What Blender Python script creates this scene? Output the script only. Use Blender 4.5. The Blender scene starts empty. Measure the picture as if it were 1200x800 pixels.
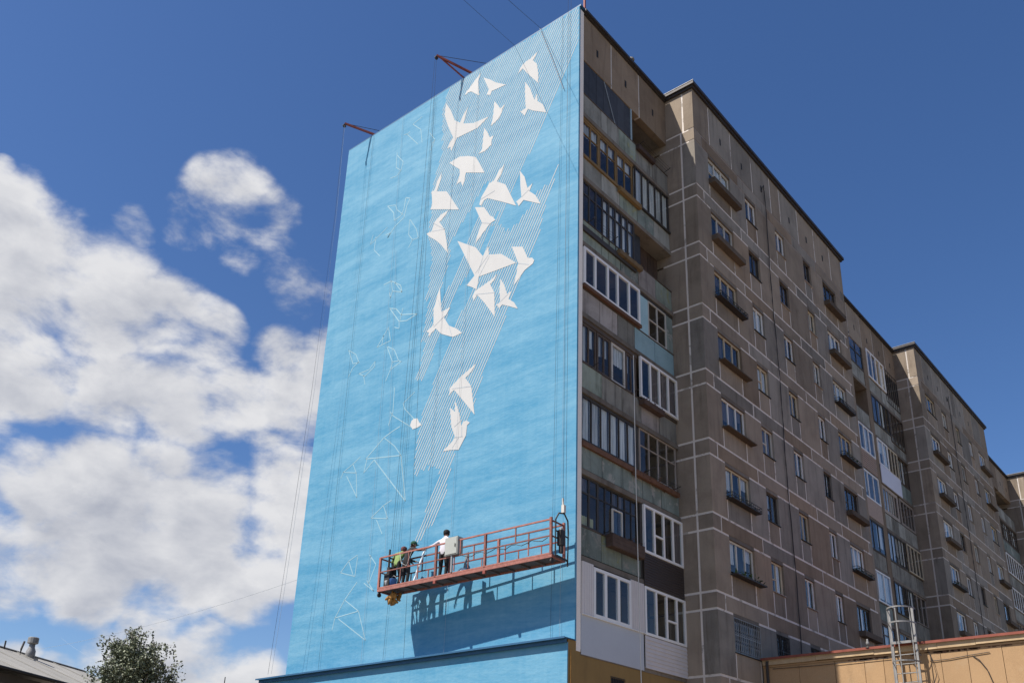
import bpy, bmesh, math, random
from mathutils import Vector, Matrix, Quaternion

R = random.Random(7)
scene = bpy.context.scene
col = scene.collection

# ------------------------------------------------------------------ camera
cam_data = bpy.data.cameras.new("camera")
cam = bpy.data.objects.new("camera", cam_data)
col.objects.link(cam)
_r = Vector((0.7811076, 0.6240684, 0.0202381))
_u = Vector((0.2170852, -0.3018169, 0.9283214))
_f = Vector((-0.5854442, 0.7207255, 0.3712275))
cam.matrix_world = Matrix(((_r.x, _u.x, -_f.x, 14.709), (_r.y, _u.y, -_f.y, -27.515),
                           (_r.z, _u.z, -_f.z, 1.606), (0, 0, 0, 1)))
cam_data.sensor_fit = 'HORIZONTAL'
cam_data.sensor_width = 36.0
cam_data.lens = 1092.754 / 1200 * 36
cam_data.shift_x = -36.338 / 1200
cam_data.shift_y = 145.85 / 1200
cam_data.clip_start = 0.1
cam_data.clip_end = 8000
scene.camera = cam

# ------------------------------------------------------------------ light
SUN_DIR = Vector((0.284, 0.66, -1.0)).normalized()
SUN_EL = math.asin(-SUN_DIR.z)
SUN_ROT = math.atan2(-SUN_DIR.x, -SUN_DIR.y)
sun = bpy.data.lights.new("sun", 'SUN')
sun.energy = 5.0
sun.angle = math.radians(0.53)
sun.color = (1.0, 0.95, 0.87)
sun_o = bpy.data.objects.new("sun", sun)
sun_o.rotation_euler = SUN_DIR.to_track_quat('-Z', 'Y').to_euler()
sun_o.location = (-20, -60, 80)
col.objects.link(sun_o)

scene.view_settings.view_transform = 'Standard'
scene.view_settings.look = 'None'
scene.view_settings.exposure = 0.5
scene.view_settings.gamma = 1.0

world = bpy.data.worlds.new("World")
scene.world = world
world.use_nodes = True


class NT:
    """small node-tree helper"""
    def __init__(self, tree):
        self.t = tree
        tree.nodes.clear()

    def n(self, typ, **kw):
        nd = self.t.nodes.new(typ)
        for k, v in kw.items():
            setattr(nd, k, v)
        return nd

    def link(self, a, b):
        self.t.links.new(a, b)

    def _set(self, sock, v):
        if isinstance(v, bpy.types.NodeSocket):
            self.t.links.new(v, sock)
        else:
            sock.default_value = v

    def math(self, op, a, b=0.0, c=0.0, clamp=False):
        nd = self.n('ShaderNodeMath', operation=op, use_clamp=clamp)
        for s, v in zip(nd.inputs, (a, b, c)):
            self._set(s, v)
        return nd.outputs[0]

    def vmath(self, op, a, b=(0, 0, 0), out=0):
        nd = self.n('ShaderNodeVectorMath', operation=op)
        self._set(nd.inputs[0], a)
        self._set(nd.inputs[1], b)
        return nd.outputs[out]

    def mix(self, fac, a, b, blend='MIX'):
        nd = self.n('ShaderNodeMix', data_type='RGBA', blend_type=blend)
        self._set(nd.inputs[0], fac)
        for s, v in ((nd.inputs[6], a), (nd.inputs[7], b)):
            if not isinstance(v, bpy.types.NodeSocket) and len(v) == 3:
                v = (*v, 1)
            self._set(s, v)
        return nd.outputs[2]

    def noise(self, vec, scale, detail=5, rough=0.55, dist=0.0):
        nd = self.n('ShaderNodeTexNoise')
        self._set(nd.inputs['Vector'], vec)
        nd.inputs['Scale'].default_value = scale
        nd.inputs['Detail'].default_value = detail
        nd.inputs['Roughness'].default_value = rough
        nd.inputs['Distortion'].default_value = dist
        return nd.outputs[0]

    def ramp(self, fac, a, b, lo=0.0, hi=1.0, smooth=True):
        nd = self.n('ShaderNodeMapRange', clamp=True)
        nd.interpolation_type = 'SMOOTHSTEP' if smooth else 'LINEAR'
        self._set(nd.inputs[0], fac)
        nd.inputs[1].default_value = a
        nd.inputs[2].default_value = b
        nd.inputs[3].default_value = lo
        nd.inputs[4].default_value = hi
        return nd.outputs[0]


def build_world():
    w = NT(world.node_tree)
    out = w.n('ShaderNodeOutputWorld')
    sky = w.n('ShaderNodeTexSky', sky_type='NISHITA')
    sky.sun_disc = False
    sky.sun_elevation = SUN_EL
    sky.sun_rotation = SUN_ROT
    sky.altitude = 250
    sky.air_density = 1.0
    sky.dust_density = 0.6
    sky.ozone_density = 3.0
    bg = w.n('ShaderNodeBackground')
    bg.inputs[1].default_value = SKY_STRENGTH
    hs = w.n('ShaderNodeHueSaturation')
    hs.inputs['Saturation'].default_value = SKY_SAT
    hs.inputs['Hue'].default_value = 0.508
    w.link(sky.outputs[0], hs.inputs['Color'])
    w.link(hs.outputs[0], bg.inputs[0])
    d = w.vmath('NORMALIZE', w.n('ShaderNodeTexCoord').outputs['Generated'])
    # large cumulus masses: centre direction, radius in degrees, weight
    masses = [((-0.72, 0.391, 0.573), 2.3, 0.68), ((-0.747, 0.372, 0.55), 1.6, 0.62), ((-0.708, 0.425, 0.564), 1.9, 0.66),
              ((-0.731, 0.418, 0.539), 1.3, 0.5), ((-0.779, 0.329, 0.533), 1.1, 0.62), ((-0.707, 0.48, 0.519), 1.7, 0.62),
              ((-0.717, 0.456, 0.528), 1.1, 0.5), ((-0.808, 0.22, 0.547), 0.6, 0.6), ((-0.823, 0.242, 0.514), 2.1, 0.95),
              ((-0.823, 0.281, 0.494), 2.5, 1), ((-0.809, 0.316, 0.496), 2.2, 0.9), ((-0.801, 0.345, 0.489), 1.9, 0.8),
              ((-0.848, 0.287, 0.446), 2.7, 1), ((-0.828, 0.335, 0.45), 2.8, 1), ((-0.799, 0.379, 0.467), 2.4, 0.95),
              ((-0.787, 0.419, 0.452), 2.2, 0.9), ((-0.745, 0.494, 0.449), 1.8, 0.75), ((-0.865, 0.31, 0.395), 2.4, 1),
              ((-0.841, 0.368, 0.397), 2.6, 1), ((-0.814, 0.419, 0.403), 2.5, 1), ((-0.785, 0.467, 0.406), 2.2, 0.95),
              ((-0.751, 0.514, 0.415), 2.3, 0.95), ((-0.81, 0.446, 0.381), 1.7, 0.8), ((-0.776, 0.501, 0.383), 1.4, 0.75),
              ((-0.719, 0.535, 0.443), 2.5, 0.9), ((-0.894, 0.342, 0.291), 2.7, 1), ((-0.868, 0.383, 0.315), 2.7, 1),
              ((-0.844, 0.434, 0.315), 2.6, 1), ((-0.815, 0.485, 0.318), 2.4, 0.95), ((-0.78, 0.533, 0.328), 2.6, 0.95),
              ((-0.897, 0.369, 0.244), 2.6, 1), ((-0.867, 0.428, 0.253), 2.8, 1), ((-0.832, 0.489, 0.262), 2.9, 1),
              ((-0.796, 0.544, 0.265), 2.7, 0.95), ((-0.886, 0.411, 0.214), 2.1, 0.9), ((-0.852, 0.475, 0.221), 2.1, 0.95),
              ((-0.817, 0.529, 0.229), 2.1, 0.85), ((-0.914, 0.35, 0.205), 1.5, 0.8), ((-0.918, 0.37, 0.142), 1.2, 0.8),
              ((-0.906, 0.402, 0.133), 1.2, 0.8), ((-0.867, 0.464, 0.184), 1.8, 0.85), ((-0.846, 0.508, 0.161), 2.1, 0.9),
              ((-0.824, 0.548, 0.142), 1.9, 0.85), ((-0.885, 0.441, 0.149), 1.8, 0.85), ((-0.86, 0.492, 0.134), 2.7, 0.9),
              ((-0.883, 0.237, 0.404), 4.6, 1), ((-0.924, 0.289, 0.249), 4.5, 1), ((-0.842, 0.198, 0.501), 2.4, 0.8),
              ((-0.753, 0.596, 0.279), 3.5, 0.9),
              # the rest of the sky, out of frame
              ((-0.80, -0.52, 0.28), 9, 0.8), ((0.30, -0.90, 0.26), 8, 0.8), ((0.88, -0.40, 0.24), 8, 0.8), ((0.66, 0.74, 0.10), 6, 0.7)]
    cov = None
    for c, rad, wt in masses:
        c = Vector(c).normalized()
        dt = w.vmath('DOT_PRODUCT', d, tuple(c), out=1)
        b = w.ramp(dt, math.cos(math.radians(rad * 1.6)), math.cos(math.radians(rad * 0.15)), 0.0, wt)
        cov = b if cov is None else w.math('MAXIMUM', cov, b)
    stretch = w.vmath('MULTIPLY', d, (1.0, 1.0, 1.75))

    def dens(vec):
        a = w.noise(vec, 11.0, 10, 0.57, 0.15)
        return a
    n0 = dens(stretch)
    up = w.vmath('ADD', stretch, (-0.010, -0.014, 0.030))
    n1 = dens(up)
    big = w.noise(stretch, 3.1, 3, 0.5)
    amp = w.ramp(cov, 0.0, 0.30, 0.4, 2.15)
    val = w.math('ADD', w.math('MULTIPLY', cov, 0.86), w.math('MULTIPLY', w.math('SUBTRACT', n0, 0.5), amp))
    mask = w.ramp(val, 0.20, 0.84, 0, 0.97)
    # light: thicker towards the sun side -> greyer, thinner -> whiter
    lit = w.math('ADD', 0.60, w.math('MULTIPLY', w.math('SUBTRACT', n0, n1), 2.4))
    lit = w.math('SUBTRACT', lit, w.math('MULTIPLY', w.math('SUBTRACT', big, 0.45), 1.3), clamp=True)
    thick = w.ramp(val, 0.60, 1.25, 0.22, -0.20)
    lit = w.math('ADD', lit, thick, clamp=True)
    ccol = w.mix(lit, (0.50, 0.53, 0.62), (0.96, 0.96, 0.98))
    cb = w.n('ShaderNodeBackground')
    cb.inputs[1].default_value = CLOUD_STRENGTH
    w.link(ccol, cb.inputs[0])
    mx = w.n('ShaderNodeMixShader')
    w.link(mask, mx.inputs[0])
    w.link(bg.outputs[0], mx.inputs[1])
    w.link(cb.outputs[0], mx.inputs[2])
    w.link(mx.outputs[0], out.inputs[0])


SKY_STRENGTH = 0.091
SKY_SAT = 1.20
CLOUD_STRENGTH = 0.58
build_world()

# ------------------------------------------------------------------ materials
MATS = {}


def new_mat(name):
    m = bpy.data.materials.new(name)
    m.use_nodes = True
    nt = NT(m.node_tree)
    out = nt.n('ShaderNodeOutputMaterial')
    bsdf = nt.n('ShaderNodeBsdfPrincipled')
    nt.link(bsdf.outputs[0], out.inputs[0])
    MATS[name] = m
    return m, nt, bsdf, out


def bump(nt, bsdf, h, strength=0.3, dist=0.02):
    b = nt.n('ShaderNodeBump')
    b.inputs['Strength'].default_value = strength
    b.inputs['Distance'].default_value = dist
    nt.link(h, b.inputs['Height'])
    nt.link(b.outputs[0], bsdf.inputs['Normal'])


def plain(name, c, rough=0.7, metal=0.0, var=0.12, scale=3.0, bmp=0.0):
    """coloured surface with mottling and a little per-object tint"""
    m, nt, b, o = new_mat(name)
    pos = nt.n('ShaderNodeNewGeometry').outputs['Position']
    n = nt.noise(pos, scale, 6, 0.6)
    n2 = nt.noise(pos, scale * 9, 3, 0.6)
    rnd = nt.n('ShaderNodeObjectInfo').outputs['Random']
    f = nt.math('ADD', nt.math('MULTIPLY', nt.math('SUBTRACT', n, 0.5), 2.4 * var),
                nt.math('MULTIPLY', nt.math('SUBTRACT', rnd, 0.5), var))
    f = nt.math('ADD', f, nt.math('MULTIPLY', nt.math('SUBTRACT', n2, 0.5), var))
    f = nt.math('ADD', f, 1.0)
    cc = nt.vmath('SCALE', (0, 0, 0))
    nd = cc.node
    nd.inputs[0].default_value = c
    nt.link(f, nd.inputs['Scale'])
    nt.link(cc, b.inputs['Base Color'])
    b.inputs['Roughness'].default_value = rough
    b.inputs['Metallic'].default_value = metal
    b.inputs['Specular IOR Level'].default_value = 0.3
    if bmp:
        bump(nt, b, n2, bmp, 0.01)
    return m


def weathered(name, c, dark, streak=0.5, scale=0.8, tint=0.2, patch=None, k=1.25):
    """exposed concrete: blotches, vertical rain streaks, speckle"""
    m, nt, b, o = new_mat(name)
    c = tuple(q * k for q in c)
    dark = tuple(q * k for q in dark)
    pos = nt.n('ShaderNodeNewGeometry').outputs['Position']
    rnd0 = nt.n('ShaderNodeObjectInfo').outputs['Random']
    off = nt.n('ShaderNodeCombineXYZ')
    nt.link(nt.math('MULTIPLY', rnd0, 37.0), off.inputs[1])
    pos0 = pos
    pos = nt.vmath('ADD', pos0, off.outputs[0])
    blot = nt.noise(pos, scale, 7, 0.62, 0.3)
    st = nt.noise(nt.vmath('MULTIPLY', pos, (2.4, 2.4, 0.22)), 1.5, 7, 0.62, 0.5)
    fine = nt.noise(pos, 55, 4, 0.7)
    rnd = nt.n('ShaderNodeObjectInfo').outputs['Random']
    f = nt.math('ADD', nt.ramp(blot, 0.36, 0.72, 0, 0.55), nt.ramp(st, 0.48, 0.74, 0, streak * 0.85))
    cc = nt.mix(nt.math('MINIMUM', f, 0.9), c, dark)
    sc = nt.math('ADD', 1.0, nt.math('MULTIPLY', nt.math('SUBTRACT', rnd, 0.5), tint * 2))
    sc = nt.math('ADD', sc, nt.math('MULTIPLY', nt.math('SUBTRACT', fine, 0.5), 0.75))
    if patch:
        pn = nt.noise(pos, 1.7, 5, 0.7, 0.6)
        cc = nt.mix(nt.ramp(pn, 0.56, 0.62, 0, 0.8), cc, patch)
    fin = nt.n('ShaderNodeVectorMath', operation='SCALE')
    nt.link(cc, fin.inputs[0])
    nt.link(sc, fin.inputs['Scale'])
    nt.link(fin.outputs[0], b.inputs['Base Color'])
    b.inputs['Roughness'].default_value = 0.93
    b.inputs['Specular IOR Level'].default_value = 0.2
    bump(nt, b, nt.math('ADD', fine, blot), 0.35, 0.015)
    return m


weathered('concrete', (0.255, 0.206, 0.158), (0.143, 0.111, 0.085), 0.6, k=1.1)
weathered('concrete_belt', (0.267, 0.217, 0.169), (0.163, 0.128, 0.099), 0.5, k=1.1)
weathered('concrete_warm', (0.25, 0.189, 0.135), (0.153, 0.112, 0.079), 0.6, k=1.1)
weathered('concrete_grey', (0.235, 0.208, 0.178), (0.132, 0.116, 0.098), 0.75, k=1.1)
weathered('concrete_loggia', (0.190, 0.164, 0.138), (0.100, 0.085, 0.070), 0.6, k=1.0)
weathered('trough_dark', (0.115, 0.088, 0.066), (0.07, 0.053, 0.040), 0.5, k=1.0)
weathered('pier_plaster', (0.50, 0.455, 0.415), (0.44, 0.40, 0.365), 0.5, k=1.6)
weathered('joint', (0.50, 0.45, 0.41), (0.40, 0.36, 0.32), 0.5, 1.5, patch=(0.27, 0.235, 0.20))
weathered('joint_faint', (0.28, 0.24, 0.21), (0.18, 0.15, 0.13), 0.4)
weathered('slab_edge', (0.165, 0.142, 0.118), (0.075, 0.062, 0.050), 0.6)
weathered('panel_grey', (0.275, 0.270, 0.240), (0.117, 0.114, 0.098), 0.95, 1.2)
weathered('panel_green', (0.215, 0.245, 0.205), (0.09, 0.103, 0.082), 0.95, 1.2, patch=(0.27, 0.27, 0.13))
weathered('panel_teal', (0.170, 0.198, 0.178), (0.076, 0.09, 0.08), 0.95, 1.2, patch=(0.30, 0.29, 0.26))
weathered('panel_pink', (0.285, 0.255, 0.235), (0.14, 0.121, 0.109), 0.95, 1.2)
weathered('panel_blue', (0.265, 0.390, 0.420), (0.20, 0.30, 0.33), 0.4, 1.2)
weathered('panel_dark', (0.20, 0.19, 0.165), (0.082, 0.078, 0.067), 0.95, 1.2)
weathered('mustard', (0.20, 0.128, 0.050), (0.150, 0.096, 0.040), 0.5)
weathered('base_grey', (0.12, 0.12, 0.125), (0.08, 0.08, 0.085), 0.3)
weathered('base_orange', (0.26, 0.155, 0.085), (0.19, 0.11, 0.062), 0.4)
weathered('orange_render', (0.41, 0.262, 0.142), (0.33, 0.208, 0.112), 0.35, 0.7, 0.06, k=1.0, patch=(0.40, 0.265, 0.15))
weathered('orange_cornice', (0.46, 0.34, 0.21), (0.34, 0.225, 0.125), 0.3, 2.0, k=1.0)
plain('interior', (0.10, 0.082, 0.066), 0.9, var=0.25, scale=1.2)
plain('room_dark', (0.022, 0.021, 0.022), 0.8)  # near-black colour stands in for the shade inside rooms and vent holes
plain('white_pvc', (0.80, 0.77, 0.74), 0.35, var=0.05)
plain('white_paint', (0.58, 0.54, 0.48), 0.6, var=0.18)
plain('cream_paint', (0.55, 0.46, 0.33), 0.6, var=0.2)
plain('dark_frame', (0.050, 0.043, 0.038), 0.6, var=0.3)
plain('brown_frame', (0.090, 0.064, 0.045), 0.6, var=0.3)
plain('yellow_wood', (0.20, 0.125, 0.050), 0.7, var=0.35, scale=4)
plain('rust', (0.130, 0.066, 0.040), 0.85, var=0.5, scale=5)
plain('straw', (0.15, 0.105, 0.058), 0.85, var=0.5, scale=6)
plain('dark_sheet', (0.052, 0.056, 0.066), 0.7, var=0.35)
plain('blue_sheet', (0.31, 0.40, 0.44), 0.6, var=0.1)
plain('dark_wood', (0.075, 0.048, 0.036), 0.8, var=0.5, scale=4)
plain('dark_siding', (0.060, 0.046, 0.040), 0.5, var=0.1)
plain('grey_sheet', (0.47, 0.485, 0.52), 0.5, var=0.06, scale=1.2)
plain('white_siding', (0.64, 0.585, 0.56), 0.5, var=0.08)
plain('pink_siding', (0.36, 0.265, 0.21), 0.7, var=0.25, scale=8)
plain('white_sheet', (0.62, 0.62, 0.70), 0.5, var=0.06)
plain('roof_metal', (0.060, 0.052, 0.050), 0.55, 0.3, var=0.3)
plain('pipe_dark', (0.050, 0.044, 0.042), 0.6, 0.2)
plain('rail_dark', (0.045, 0.040, 0.038), 0.6, 0.3)
plain('blue_flashing', (0.035, 0.11, 0.21), 0.5, var=0.15)
plain('red_oxide', (0.24, 0.060, 0.045), 0.65, var=0.3, scale=6)
plain('red_faded', (0.29, 0.118, 0.095), 0.75, var=0.55, scale=9)
plain('deck_under', (0.105, 0.085, 0.078), 0.8, 0.1, var=0.4, scale=4)
plain('steel', (0.30, 0.30, 0.30), 0.5, 0.5, var=0.15)
plain('box_grey', (0.36, 0.37, 0.34), 0.6, var=0.12)
plain('rope_dark', (0.040, 0.042, 0.048), 0.8)
plain('rope_grey', (0.30, 0.34, 0.38), 0.8)
plain('rope_white', (0.62, 0.60, 0.56), 0.8)
plain('galvanised', (0.23, 0.225, 0.22), 0.6, 0.3, var=0.4, scale=6)
plain('red_flashing', (0.26, 0.075, 0.050), 0.6, var=0.35, scale=3)
plain('asphalt', (0.195, 0.165, 0.130), 0.9, var=0.3, scale=0.4)
plain('house_roof', (0.33, 0.315, 0.285), 0.85, var=0.2, scale=1.5)
plain('house_wall', (0.115, 0.100, 0.092), 0.9, var=0.25, scale=1.2)
plain('bark', (0.27, 0.24, 0.21), 0.9, var=0.5, scale=5)
plain('skin', (0.42, 0.23, 0.16), 0.6, var=0.1)
plain('black_cloth', (0.022, 0.021, 0.022), 0.9, var=0.3)
plain('white_cloth', (0.55, 0.53, 0.57), 0.9, var=0.12, scale=6)
plain('green_cloth', (0.11, 0.19, 0.085), 0.9, var=0.4, scale=9)
plain('vest_cloth', (0.24, 0.33, 0.12), 0.9, var=0.3, scale=9)
plain('cap_green', (0.020, 0.075, 0.045), 0.9)
plain('cap_dark', (0.014, 0.013, 0.014), 0.85)
plain('cap_maroon', (0.11, 0.045, 0.045), 0.9)
plain('bucket_white', (0.66, 0.66, 0.66), 0.5)
plain('bucket_blue', (0.055, 0.16, 0.42), 0.5)
plain('orange_rag', (0.27, 0.135, 0.038), 0.9, var=0.8, scale=10)
plain('pale_roll', (0.60, 0.64, 0.68), 0.7, var=0.1)
plain('shoe', (0.05, 0.05, 0.055), 0.8)
plain('mural_white', (0.50, 0.495, 0.485), 0.8, var=0.06, scale=1.5)
plain('mural_fold', (0.38, 0.41, 0.44), 0.8)
plain('mural_stripe', (0.43, 0.46, 0.47), 0.8, var=0.05)
plain('mural_sketch', (0.265, 0.42, 0.49), 0.8)
plain('plant_green', (0.055, 0.085, 0.035), 0.9, var=0.5, scale=14)


def blue_wall_mat():
    m, nt, b, o = new_mat('mural_blue')
    pos = nt.n('ShaderNodeNewGeometry').outputs['Position']
    p1 = nt.vmath('MULTIPLY', pos, (0.55, 1, 1.6))
    a = nt.noise(p1, 0.50, 8, 0.66, 0.5)
    b2 = nt.noise(nt.vmath('MULTIPLY', pos, (0.35, 1, 2.6)), 1.1, 6, 0.6, 0.5)
    c = nt.noise(nt.vmath('MULTIPLY', pos, (1.6, 1, 5.0)), 3.0, 4, 0.65)
    vs = nt.noise(nt.vmath('MULTIPLY', pos, (7.0, 1, 0.12)), 1.0, 4, 0.6)
    t = nt.math('ADD', nt.math('MULTIPLY', a, 0.42), nt.math('MULTIPLY', b2, 0.33))
    t = nt.math('ADD', t, nt.math('MULTIPLY', c, 0.17))
    t = nt.math('ADD', t, nt.math('MULTIPLY', vs, 0.08))
    cc = nt.mix(nt.ramp(t, 0.415, 0.595, 0, 1, False), BLUE_A, BLUE_B)
    nt.link(cc, b.inputs['Base Color'])
    b.inputs['Roughness'].default_value = 0.75
    b.inputs['Specular IOR Level'].default_value = 0.25
    fine = nt.noise(pos, 14, 4, 0.6)
    bump(nt, b, nt.math('ADD', fine, nt.math('MULTIPLY', c, 1.5)), 0.25, 0.015)


BLUE_A = (0.062, 0.240, 0.390)
BLUE_B = (0.145, 0.330, 0.460)
blue_wall_mat()


def cloth_mat(name, c):
    m, nt, b, o = new_mat(name)
    pos = nt.n('ShaderNodeNewGeometry').outputs['Position']
    n = nt.noise(nt.vmath('MULTIPLY', pos, (9, 9, 0.5)), 1.3, 4, 0.6)
    rnd = nt.n('ShaderNodeObjectInfo').outputs['Random']
    k = nt.math('ADD', nt.ramp(n, 0.3, 0.7, 0.62, 1.12), nt.math('MULTIPLY', nt.math('SUBTRACT', rnd, 0.5), 0.35))
    f = nt.n('ShaderNodeVectorMath', operation='SCALE')
    f.inputs[0].default_value = c
    nt.link(k, f.inputs['Scale'])
    nt.link(f.outputs[0], b.inputs['Base Color'])
    b.inputs['Roughness'].default_value = 0.9


cloth_mat('curtain', (0.72, 0.71, 0.69))
cloth_mat('curtain_dark', (0.16, 0.125, 0.12))
cloth_mat('curtain_yellow', (0.55, 0.50, 0.25))


def glass_mat():
    m = bpy.data.materials.new('window_glass')
    m.use_nodes = True
    nt = NT(m.node_tree)
    out = nt.n('ShaderNodeOutputMaterial')
    tr = nt.n('ShaderNodeBsdfTransparent')
    tr.inputs[0].default_value = (0.92, 0.94, 0.94, 1)
    gl = nt.n('ShaderNodeBsdfGlossy')
    gl.inputs['Color'].default_value = (0.95, 0.97, 1, 1)
    gl.inputs['Roughness'].default_value = 0.03
    fr = nt.n('ShaderNodeFresnel')
    fr.inputs['IOR'].default_value = 1.48
    pos = nt.n('ShaderNodeNewGeometry').outputs['Position']
    b = nt.n('ShaderNodeBump')
    b.inputs['Strength'].default_value = 0.10
    b.inputs['Distance'].default_value = 0.02
    nt.link(nt.noise(pos, 1.8, 2, 0.5), b.inputs['Height'])
    nt.link(b.outputs[0], gl.inputs['Normal'])
    mx = nt.n('ShaderNodeMixShader')
    bf = nt.n('ShaderNodeNewGeometry').outputs['Backfacing']
    nt.link(nt.math('MULTIPLY', fr.outputs[0], nt.math('SUBTRACT', 1.0, bf)), mx.inputs[0])
    nt.link(tr.outputs[0], mx.inputs[1])
    nt.link(gl.outputs[0], mx.inputs[2])
    nt.link(mx.outputs[0], out.inputs[0])
    MATS['window_glass'] = m


glass_mat()


def leaf_mat():
    m, nt, b, o = new_mat('birch_leaf')
    rp = nt.n('ShaderNodeNewGeometry').outputs['Random Per Island']
    pos = nt.n('ShaderNodeNewGeometry').outputs['Position']
    n = nt.noise(pos, 0.9, 3, 0.5)
    f = nt.math('ADD', nt.math('MULTIPLY', rp, 0.6), nt.math('MULTIPLY', n, 0.4))
    cc = nt.mix(f, (0.065, 0.086, 0.045), (0.245, 0.26, 0.165))
    nt.link(cc, b.inputs['Base Color'])
    b.inputs['Roughness'].default_value = 0.55
    b.inputs['Subsurface Weight'].default_value = 0.0


leaf_mat()
M = MATS

# ------------------------------------------------------------------ mesh helpers


class MB:
    def __init__(self):
        self.v, self.f = [], []

    def box(self, x0, x1, y0, y1, z0, z1):
        i = len(self.v)
        self.v += [(x0, y0, z0), (x1, y0, z0), (x1, y1, z0), (x0, y1, z0), (x0, y0, z1), (x1, y0, z1), (x1, y1, z1), (x0, y1, z1)]
        self.f += [(i, i + 3, i + 2, i + 1), (i + 4, i + 5, i + 6, i + 7), (i, i + 1, i + 5, i + 4), (i + 1, i + 2, i + 6, i + 5),
                   (i + 2, i + 3, i + 7, i + 6), (i + 3, i, i + 4, i + 7)]
        return self

    def prism(self, poly, z0, z1):
        i, n = len(self.v), len(poly)
        self.v += [(x, y, z0) for x, y in poly] + [(x, y, z1) for x, y in poly]
        self.f += [tuple(range(i + n - 1, i - 1, -1)), tuple(range(i + n, i + 2 * n))]
        self.f += [(i + k, i + (k + 1) % n, i + n + (k + 1) % n, i + n + k) for k in range(n)]
        return self

    def slab_xz(self, poly, y0, y1):
        """polygon in x,z with thickness from y0 (front) to y1"""
        i, n = len(self.v), len(poly)
        a = sum(poly[k][0] * poly[(k + 1) % n][1] - poly[(k + 1) % n][0] * poly[k][1] for k in range(n))
        if a < 0:
            poly = poly[::-1]
        self.v += [(x, y0, z) for x, z in poly] + [(x, y1, z) for x, z in poly]
        self.f += [tuple(range(i, i + n))]
        self.f += [tuple(range(i + 2 * n - 1, i + n - 1, -1))]
        self.f += [(i + (k + 1) % n, i + k, i + n + k, i + n + (k + 1) % n) for k in range(n)]
        return self

    def tube(self, pts, r, n=6, cap=True):
        pts = [Vector(p) for p in pts]
        rs = r if isinstance(r, (list, tuple)) else [r] * len(pts)
        i0 = len(self.v)
        for k, p in enumerate(pts):
            d = (pts[min(k + 1, len(pts) - 1)] - pts[max(k - 1, 0)]).normalized()
            a = d.cross(Vector((0, 0, 1)))
            if a.length < 1e-3:
                a = d.cross(Vector((0, 1, 0)))
            a.normalize()
            b = d.cross(a)
            for j in range(n):
                t = 2 * math.pi * j / n
                q = p + (a * math.cos(t) + b * math.sin(t)) * rs[k]
                self.v.append(tuple(q))
        for k in range(len(pts) - 1):
            for j in range(n):
                a, b = i0 + k * n + j, i0 + k * n + (j + 1) % n
                self.f.append((a, b, b + n, a + n))
        if cap:
            self.f.append(tuple(range(i0 + n - 1, i0 - 1, -1)))
            e = i0 + (len(pts) - 1) * n
            self.f.append(tuple(range(e, e + n)))
        return self

    def bar(self, a, b, w, h=None):
        """square section bar between two points"""
        a, b = Vector(a), Vector(b)
        h = h or w
        d = (b - a).normalized()
        s = d.cross(Vector((0, 0, 1)))
        if s.length < 1e-3:
            s = Vector((1, 0, 0))
        s.normalize()
        u = s.cross(d)
        i = len(self.v)
        for p in (a, b):
            for cs, cu in ((-1, -1), (1, -1), (1, 1), (-1, 1)):
                self.v.append(tuple(p + s * cs * w / 2 + u * cu * h / 2))
        self.f += [(i, i + 3, i + 2, i + 1), (i + 4, i + 5, i + 6, i + 7)] + [(i + k, i + (k + 1) % 4, i + 4 + (k + 1) % 4, i + 4 + k) for k in range(4)]
        return self

    def lathe(self, prof, c, n=14):
        i0 = len(self.v)
        for r, z in prof:
            for j in range(n):
                t = 2 * math.pi * j / n
                self.v.append((c[0] + r * math.cos(t), c[1] + r * math.sin(t), c[2] + z))
        for k in range(len(prof) - 1):
            for j in range(n):
                a, b = i0 + k * n + j, i0 + k * n + (j + 1) % n
                self.f.append((a, b, b + n, a + n))
        self.f.append(tuple(range(i0 + n - 1, i0 - 1, -1)))
        e = i0 + (len(prof) - 1) * n
        self.f.append(tuple(range(e, e + n)))
        return self

    def sheet(self, pts_a, pts_b):
        i, n = len(self.v), len(pts_a)
        self.v += list(pts_a) + list(pts_b)
        self.f += [(i + k, i + k + 1, i + n + k + 1, i + n + k) for k in range(n - 1)]
        return self

    def mesh(self, name, mat, smooth=False, fix=False):
        me = bpy.data.meshes.new(name)
        me.from_pydata(self.v, [], self.f)
        if fix:
            bm = bmesh.new()
            bm.from_mesh(me)
            bmesh.ops.recalc_face_normals(bm, faces=bm.faces)
            bm.to_mesh(me)
            bm.free()
        me.materials.append(M[mat])
        if smooth:
            for p in me.polygons:
                p.use_smooth = True
        me.update()
        return me


def link(name, me, parent=None, loc=(0, 0, 0)):
    o = bpy.data.objects.new(name, me)
    col.objects.link(o)
    if parent is not None:
        o.parent = parent
    o.location = loc
    return o


def part(name, mb, mat, parent=None, loc=(0, 0, 0), smooth=False, fix=False, **props):
    o = link(name, mb.mesh(name, mat, smooth, fix), parent, loc)
    for k, v in props.items():
        o[k] = v
    return o


def thing(name, label, cat, loc=(0, 0, 0), group=None):
    o = bpy.data.objects.new(name, None)
    o.empty_display_size = 0.3
    col.objects.link(o)
    o.location = loc
    tag(o, label, cat, group)
    return o


def tag(o, label, cat, group=None):
    o['label'] = label
    o['category'] = cat
    if group:
        o['group'] = group
    return o


_box = {}


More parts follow.
